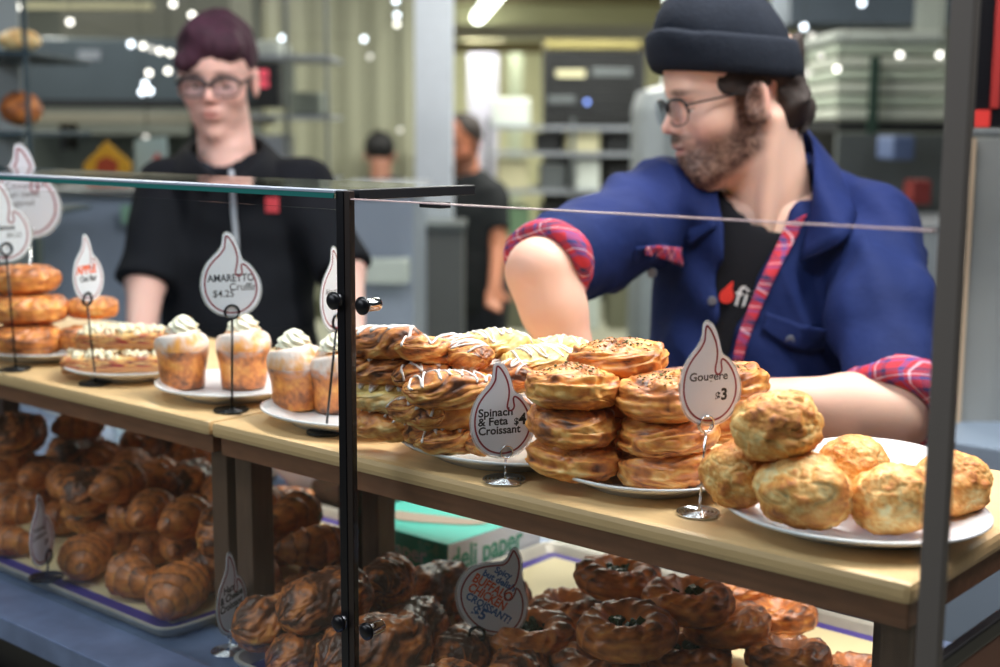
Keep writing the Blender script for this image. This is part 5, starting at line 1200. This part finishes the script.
part('body', -20, 135, 262, 330, 5.6, 0.4, col('grey green cabinet', 104, 114, 108), t, 0.003)
for x in (90, 148, 206): part('door', x-26, 140, x+26, 320, 5.585, 0.014, col('grey green door', 112, 122, 116), t, 0.002)
# yellow and red signs
def plate_sign(name, pts, f, m, label, cat, dep=0.01):
    q = [rpt(x, y, f) for x, y in pts]; cx = sum(a[0] for a in q)/len(q); cz = sum(a[2] for a in q)/len(q)
    o = poly_prism(name, [(a[0]-cx, a[2]-cz) for a in q], 0, dep, m, None); o.location = tuple(room(cx, f, cz)); o.rotation_euler = (0, 0, ROOM_ROT); tag(o, label, cat); return o
a_ = plate_sign('warning_sign', [(106, 141), (131, 163), (129, 180), (86, 180), (83, 165)], 4.2, col('yellow board', 222, 166, 44), 'pointed yellow sign with a dark red blotch', 'sign')
q0 = rpt(106, 163, 4.2)
b_ = poly_prism('red_mark', [(-0.035, -0.02), (0.03, -0.025), (0.035, 0.012), (0.0, 0.030), (-0.03, 0.015)], -0.003, -0.0005, col('brick red', 176, 70, 40), a_)
plate_sign('hanging_card', [(86, 182), (130, 182), (126, 196), (90, 197)], 4.2, col('red card', 190, 52, 40), 'small red card hanging beneath the pointed yellow sign', 'card')
w_ = plate_sign('poster', [(134, 140), (166, 136), (168, 186), (136, 186)], 4.3, col('pale poster', 168, 190, 190), 'pale blue poster with a red figure beside the worker\'s shoulder', 'poster')
poly_prism('red_figure', [(-0.012, -0.07), (0.035, -0.07), (0.04, 0.0), (0.022, 0.03), (0.0, 0.0)], -0.003, -0.0005, col('poster red', 206, 66, 46), w_)
plate_sign('green_notice', [(120, 206), (146, 202), (146, 222), (122, 224)], 3.90, col('pale green paper', 130, 170, 150), 'pale green paper stuck on the steel counter', 'paper')
# led clock
t = grp('electronic_scale', 266, 110, 4.8, 'dark device with red lit digits behind the worker\'s head', 'device')
part('body', 256, 62, 279, 108, 4.8, 0.08, c_dk, t, 0.004)
for y in (70, 80): part('lit_digits', 259, y, 268, y+7, 4.795, 0.004, mat('red led', (0.2, 0, 0), 0.5, emit=(1, 0.12, 0.18), estr=0.8), t)
t = grp('wire_shelving', 270, 200, 4.9, 'pale wire shelving with boxes left of the column', 'shelving')
for y in (55, 115, 180): part('shelf', 250, y, 330, y+4, 4.95, 0.4, c_lt, t)
for x in (286, 326): part('post', x, -50, x+3, 330, 4.95, 0.02, c_mid, t)
part('storage_box', 252, 40, 280, 55, 5.0, 0.25, c_wh, t, 0.01); part('storage_box', 290, 92, 322, 115, 5.0, 0.25, col('grey tub', 130, 138, 128), t, 0.01); part('storage_box', 254, 135, 284, 180, 5.0, 0.25, c_lt, t, 0.01)
# plastic strip curtain
t = grp('strip_curtain', 330, 200, 7.65, 'hazy plastic strip curtain hanging between the worker and the column', 'curtain')
rnd = random.Random(4)
M_strip = bpy.data.materials.new('hazy plastic'); M_strip.use_nodes = True; _b = M_strip.node_tree.nodes['Principled BSDF']; _b.inputs['Base Color'].default_value = (*srgb(170, 172, 150), 1); _b.inputs['Alpha'].default_value = 0.75; _b.inputs['Roughness'].default_value = 0.35
for k in range(11):
    x = 268+k*13.5; part('strip', x, -40, x+14.2, 300, 7.65+0.03*(k % 2), 0.004, M_strip, t)
part('curtain_rail', 262, -46, 418, -38, 7.64, 0.06, c_mid, t)
part('rear_panel', 268, 10, 415, 320, 7.95, 0.03, col('olive panel', 140, 142, 116, var=0.2, vs=1.5), t)
# steel fridge and grey bin
t = grp('steel_fridge', 380, 250, 4.1, 'pale blue-grey steel chest behind the case post', 'chest fridge')
part('body', 330, 196, 414, 900, 4.1, 0.7, col('pale blue steel', 168, 178, 198, 0.35, 0.2), t, 0.006); part('lid', 326, 189, 418, 196, 4.07, 0.76, c_lt, t, 0.003); part('white_tub', 362, 260, 408, 284, 4.0, 0.09, c_wh, t, 0.01)
t = grp('grey_bin', 440, 280, 5.0, 'dark grey bin standing in front of the pale column', 'bin')
part('body', 420, 230, 463, 560, 5.0, 0.3, col('bin grey', 104, 106, 108), t, 0.01); part('lid', 418, 224, 465, 231, 4.99, 0.32, c_mid, t, 0.004)
# sheet-pan rack
t = grp('sheet_pan_rack', 592, 200, 7.5, 'tall dark rack loaded with black sheet pans at the back', 'rack')
for x in (543, 638): part('post', x, 48, x+5, 330, 7.5, 0.04, c_dk, t)
for x in (545, 638): part('post', x, 48, x+5, 330, 8.05, 0.04, c_dk, t)
for k in range(9):
    y = 52+k*9.2; part('sheet_pan', 545, y, 640, y+6.6, 7.5, 0.55, c_dk, t, 0.004)
part('rear_shade', 547, 50, 641, 300, 8.02, 0.01, c_dk, t)  # dark sheet added so the gaps between pans read as shade
part('pan_with_paper', 556, 70, 585, 77, 7.48, 0.02, c_cream, t); part('pan_with_paper', 592, 68, 632, 76, 7.48, 0.02, c_mid, t); part('pan_with_paper', 548, 96, 575, 103, 7.48, 0.02, c_mid, t)
part('top_tray', 545, 40, 640, 48, 7.5, 0.55, col('dim yellow', 150, 140, 84), t)
t = grp('prep_shelving', 580, 250, 6.9, 'prep shelving with pale tubs below the dark sheet-pan rack', 'shelving')
for y in (126, 152, 190, 240): part('shelf', 486, y, 660, y+4, 6.9, 0.45, c_lt, t)
for x in (486, 570, 656): part('post', x, 118, x+4, 430, 6.9, 0.03, c_mid, t)
k = 0
for (x0, y0, x1, y1, m_) in ((492, 98, 530, 126, c_wh), (536, 132, 560, 152, c_dk), (566, 130, 600, 152, c_cream), (606, 136, 640, 152, c_dk), (496, 160, 528, 190, c_cream), (540, 164, 566, 190, c_mid), (576, 160, 600, 190, c_wh), (608, 168, 650, 190, c_dk), (496, 208, 530, 240, col('green tub', 110, 140, 110)), (540, 206, 560, 240, c_dk), (566, 212, 600, 240, c_wh), (612, 206, 650, 240, c_mid), (500, 262, 540, 330, c_olive), (548, 262, 600, 330, c_wh), (608, 258, 650, 330, c_olive)):
    part('tub', x0, y0, x1, y1, 6.93, 0.3, m_, t, 0.012)
t = grp('covered_rack', 662, 200, 5.2, 'rounded pale grey plastic-covered trolley behind the blue shoulder', 'trolley')
part('cover', 640, 84, 684, 420, 5.2, 0.5, col('pale cover', 150, 158, 164, 0.5, var=0.15, vs=4), t, 0.09)
# white uprights on the back wall
t = grp('wall_panel', 480, 200, 10.5, 'tall pale lavender door panel on the far cream wall', 'panel')
part('leaf', 468, 44, 498, 320, 10.5, 0.06, col('lavender white', 180, 180, 196), t, 0.004); part('frame', 464, 40, 502, 44, 10.48, 0.08, c_cream, t)
t = grp('wall_panel', 525, 200, 10.8, 'narrow greenish panel right of the lavender door', 'panel')
part('leaf', 508, 52, 522, 260, 10.8, 0.06, col('greenish white', 186, 196, 170), t)
struct(pbox('trim_beam_shade', 440, 42, 700, 52, 9.3, 0.2, col('beam shade brown', 128, 116, 70)))  # darker band standing in for the beam's shadow on the wall
# ceiling tube lamp
def ceil_lamp(p, q, label):
    t = empty('ceiling_lamp', tuple(p), label, 'ceiling lamp', 'ceiling lamps'); v = Vector(q)-Vector(p)
    tube('lamp_tube', [(0, 0, 0), tuple(v)], 0.055, M_tube, t, 16); d = v.normalized(); tube('lamp_housing', [tuple(-d*0.03+Vector((0, 0, 0.07))), tuple(v+d*0.03+Vector((0, 0, 0.07)))], 0.03, c_mid, t, 8)
ceil_lamp(on(478, 17, 2, 2.5), on(500, -10, 2, 2.5), 'lit white ceiling tube left of the beanie, top of the picture')
# right: covered white rack, dark equipment, white cabinet
t = grp('dough_rack', 890, 200, 4.9, 'pale stack of covered proofing trays behind the blue shoulder at right', 'rack')
cw = [col('pale green plastic', 196, 208, 190, 0.5), col('paler plastic', 214, 220, 206, 0.5)]
for k in range(6): part('proofing_tray', 836, 44+k*13, 948, 44+k*13+10.5, 5.0, 0.5, cw[k % 2], t, 0.01)
part('top_cover', 832, 30, 950, 43, 4.98, 0.54, c_wh, t, 0.03); part('post', 867, 56, 875, 420, 4.94, 0.03, col('dark green post', 40, 66, 56), t); part('base', 838, 122, 948, 132, 5.0, 0.5, c_dk, t)
t = grp('mixer_bench', 890, 200, 4.3, 'dark cluttered bench behind the blue shoulder with a blue and a red item', 'bench')
part('back', 836, 134, 950, 226, 4.80, 0.04, col('dim bench', 88, 94, 94), t); part('top', 820, 226, 1010, 231, 4.1, 0.74, c_lt, t, 0.003); part('body', 824, 231, 1006, 560, 4.12, 0.70, col('white cabinet', 200, 206, 214, 0.4), t, 0.003)
part('blue_box', 893, 136, 915, 160, 4.5, 0.2, col('blue box', 92, 110, 150), t, 0.01); part('red_tin', 912, 180, 932, 205, 4.5, 0.1, col('red tin', 150, 60, 56), t, 0.01); part('grey_tub', 846, 180, 870, 225, 4.5, 0.2, c_mid, t, 0.01); part('beige_tub', 876, 196, 906, 225, 4.4, 0.15, col('beige tub', 150, 140, 110), t, 0.01)
t = grp('upright_cabinet', 815, 200, 5.6, 'dark upright cabinet between the beanie and the pale tray stack', 'cabinet')
part('body', 790, 42, 834, 330, 5.6, 0.6, col('dark brown grey', 66, 66, 62), t, 0.004); part('upper_panel', 790, -50, 960, 24, 5.5, 0.4, col('slate panel', 98, 110, 124), t, 0.004); part('white_upright', 918, -50, 946, 30, 5.4, 0.05, c_wh, t)
# menu board to the right of the broad post, with the panel below it
t = grp('menu_board', 1010, 60, 2.2, 'black-framed board with a red strip at the top right corner', 'board')
part('frame', 974, -80, 1120, 128, 2.2, 0.03, M_black, t, 0.003); part('red_strip', 994, -60, 1002, 108, 2.195, 0.006, col('deep red', 140, 24, 20), t); part('red_block', 974, 110, 990, 127, 2.193, 0.006, col('signal red', 190, 40, 34), t); part('ledge', 966, 129, 1120, 137, 2.16, 0.07, c_mid, t, 0.003)
part('support', 1060, 137, 1075, 700, 2.21, 0.02, M_black, t)
t = grp('service_panel', 1010, 300, 2.35, 'pale grey panel with a cream edge below the black-framed board', 'panel')
part('leaf', 972, 138, 1120, 500, 2.4, 0.02, mat('frosted panel', srgb(158, 162, 160), 0.3, var=0.12, vscale=4), t, 0.002); part('cream_edge', 965, 138, 972, 500, 2.39, 0.03, col('warm cream', 214, 190, 160), t); part('steel_bar', 972, 428, 1000, 440, 2.36, 0.02, c_mid, t)
# string lights and small lamps
M_dim = mat('dim lit bulb', (1, 1, 1), 0.5, emit=(0.9, 0.85, 0.75), estr=0.8); M_bluebulb = mat('blue lit bulb', (0.1, 0.15, 0.5), 0.5, emit=(0.25, 0.40, 1.0), estr=3)
def bulb_mesh(r):
    bl = bmesh.new(); bmesh.ops.create_uvsphere(bl, u_segments=16, v_segments=10, radius=r); return bm_mesh('bulb', bl)
c_cord = mat('lamp cord', (0.02, 0.02, 0.02), 0.6)
def string(label, bulbs, f):
    pts = sorted(bulbs); P = [Vector(room(*rpt(x, y, f))) for x, y, k in pts]; base = P[0].copy(); base.z = 2.60
    t = empty('string_lights', base, label, 'string lights', 'strings of small round bulbs')
    end = P[-1].copy(); end.z = 2.62; start = P[0].copy(); start.z = 2.62
    tube('cord', [start-base]+[p-base+Vector((0, 0, 0.012)) for p in P]+[end-base], 0.0012, c_cord, t, 5)
    for p, (x, y, k) in zip(P, pts):
        o = link('bulb', bulb_mesh(0.0105), dict(w=M_bulb, c=M_bulb_cool, d=M_dim)[k], t, p-base)
string('string of warm and cool bulbs left of the purple-haired worker', [(70, 22, 'w'), (131, 44, 'c'), (143, 46, 'w'), (152, 49, 'd'), (160, 51, 'w'), (170, 53, 'w')], 4.95)
string('cluster of bulbs with one big cool glow beside the worker\'s temple', [(145, 84, 'c'), (150, 91, 'c'), (142, 92, 'c'), (149, 73, 'w'), (168, 71, 'w'), (146, 138, 'd')], 4.85)
string('two warm bulbs at the top edge above the purple hair', [(173, 4, 'w'), (192, 15, 'w'), (18, 7, 'w')], 4.75)
string('short string of cool bulbs in front of the plastic strip curtain', [(282, 38, 'c'), (364, 39, 'c'), (370, 57, 'd'), (397, 24, 'w'), (397, 15, 'c'), (396, 1, 'c'), (400, 130, 'd')], 5.9)
string('string of bulbs right of the black beanie', [(804, 27, 'c'), (812, 36, 'd'), (821, 56, 'd'), (808, 74, 'd'), (837, 69, 'w'), (862, 3, 'c'), (900, 55, 'w'), (940, 55, 'w')], 4.75)
rack = [o for o in bpy.data.objects if o.name == 'sheet_pan_rack'][0]; a = rpt(587, 102, 7.46)
link('indicator_light', bulb_mesh(0.012), M_bluebulb, rack, (a[0]-rack['_o'][0], 7.46-rack['_o'][1], a[2]))

# ---------------- things at the back of the deck ----------------
def deckbox(name, px, py, m, label, cat, dims, yaw=0, z=DZ, yy=None):
    p = on(px, py, 2, z); return p
# deli paper box
bx0, by0 = -1.195, 1.285; W_, D_, H_ = 0.20, 0.20, 0.056
M_tealb = mat('teal carton', srgb(58, 196, 176), 0.5); M_wcart = mat('white carton', srgb(226, 230, 238), 0.5); M_lteal = mat('pale print teal', srgb(140, 206, 190), 0.5); M_gprint = mat('green print', srgb(70, 160, 130), 0.5)
t = empty('deli_paper_box', (bx0-W_/2, by0+D_/2, DZ), 'teal and white cardboard box printed deli paper with torn opening', 'box')
bm = bmesh.new(); add_box(bm, (-W_/2, -D_/2, 0), (W_/2, D_/2, H_), 0.001); link('carton', bm_mesh('carton', bm), M_tealb, t, smooth=False)
box('white_side', (W_/2, -D_/2+0.001, 0.001), (W_/2+0.0008, D_/2-0.001, H_-0.001), M_wcart, t)
text('lettering', 'deli paper', 0.034, 0.0, 0.020, 0, M_wcart, t, 0, 1.0, 0.0006).location = (-0.075, -D_/2-0.0006, 0)
o = text('lettering', 'deli paper', 0.046, 0.0, 0.016, 0, M_gprint, t, 0, 0.82, 0.0008); o.rotation_euler = (0, 0, math.radians(90)); o.location = (W_/2+0.0014, -D_/2+0.006, 0)
o = text('lettering', 'SC-8', 0.020, 0.045, 0.037, 0, M_lteal, t); o.location = (0, -D_/2-0.0006, 0)
vs = [(-0.065, -0.05), (-0.03, -0.062), (0.02, -0.040), (0.065, -0.010), (0.072, 0.02), (0.02, 0.0), (-0.035, -0.022), (-0.06, -0.03)]
bm = bmesh.new(); q = [bm.verts.new((x, y, H_+0.0006)) for x, y in [(p.x, p.y) for p in cr(vs, 4)]]; r_ = bmesh.ops.extrude_face_region(bm, geom=[bm.faces.new(q)]); bmesh.ops.translate(bm, verts=[v for v in r_['geom'] if isinstance(v, bmesh.types.BMVert)], vec=(0, 0, 0.0006))
link('torn_opening', bm_mesh('torn_opening', bm), col('kraft inside', 170, 150, 130), t, smooth=False)
o = text('top_print', 'deli', 0.06, 0, 0, 0, M_wcart, t, 0, 1.3); o.rotation_euler = (math.radians(-90), 0, math.radians(50)); o.location = (0.02, 0.01, H_+0.001)
# paper bag, bowl, cloth sack, glasses, dark sacks
M_kraft = mat('crumpled pale paper', srgb(186, 176, 160), 0.8, bump=0.004, bscale=14, var=0.08)
def crumple(name, c, dims, seed, m, label, cat, amp=0.10, e=0.35, rz=0):
    T, Ph, Fs = GS; D = dirs(T, Ph); k = np.max(np.abs(D), axis=1); Q = D/k[:, None]*(1-e)+D*e; f = fbm(Q*2.6+seed, seed, 4); r2 = 1-np.abs(vnoise(Q*4+seed, seed+3))*2
    P = Q*np.array(dims)/2*(1+amp*f+amp*0.3*r2)[:, None]; P[:, 2] = np.maximum(P[:, 2], -dims[2]/2); P[:, 2] += dims[2]/2
    o = link(name, np_mesh(name, P, Fs), m, None, c, (0, 0, rz)); tag(o, label, cat); return o
crumple('paper_bag', (-1.83, 1.47, DZ), (0.10, 0.07, 0.22), 4, M_kraft, 'pale crumpled paper bag standing behind the dark croissant pile', 'bag')
crumple('paper_bag', (-1.97, 1.46, DZ), (0.09, 0.06, 0.23), 9, mat('cream paper', srgb(206, 202, 186), 0.8, bump=0.003, bscale=14), 'cream paper bag left of the crumpled one', 'bag')
crumple('dark_sack', (-1.84, 1.40, DZ), (0.055, 0.05, 0.22), 6, c_dk, 'narrow dark sack leaning before the crumpled bag', 'sack')
crumple('dark_sack', (-2.02, 1.38, DZ), (0.055, 0.05, 0.23), 7, c_dk, 'narrow dark sack behind the glass tumblers', 'sack')
crumple('burlap_sack', (-1.55, 1.46, DZ), (0.20, 0.08, 0.085), 12, mat('brown grey sacking', srgb(128, 114, 98), 0.9, bump=0.004, bscale=18, var=0.2, vscale=12), 'folded brown-grey sack lying beyond the table legs', 'sack', 0.18, 0.5, 0.1)
t = lathe('mixing_bowl', [(0.03, 0), (0.04, 0.002), (0.085, 0.055), (0.09, 0.075), (0.086, 0.075), (0.078, 0.05), (0.02, 0.008)], M_plate, None, 48); t.location = (-1.60, 1.50, DZ+0.10); 
t.location = (-1.66, 1.475, DZ+0.0005); tag(t, 'white bowl behind the shaded croissants, next to the table leg', 'bowl')
for k, (x, lab) in enumerate(((-2.08, 'glass tumbler at the back, left one of two'), (-2.17, 'glass tumbler at the back, beside the picture edge'))):
    t = lathe('glass_tumbler', [(0.02, 0), (0.026, 0.001), (0.032, 0.10), (0.030, 0.10), (0.024, 0.006), (0.004, 0.005)], M_glass, None, 32); t.location = (x, 1.33, DZ+0.10); t.location = (x, 1.44, DZ+0.0005); tag(t, lab, 'glass')
# pale staff-side bench seen under the table
o = box('work_table', (-2.9, 2.35, 0.78), (-1.75, 2.8, 0.86), col('white laminate', 214, 218, 216, 0.5), None, 0.004); tag(o, 'long white work table behind the staff, seen under the left serving table', 'table')

o = box('drawer_cabinet', (-0.95, 2.2, 0.0), (-0.47, 2.6, 0.98), col('blue grey drawer steel', 140, 158, 178, 0.45, 0.2), None, 0.004); tag(o, 'blue-grey steel cabinet behind the staff, glimpsed under the table\'s right end', 'cabinet')

for o in bpy.data.objects:
    if '_o' in o.keys(): del o['_o']
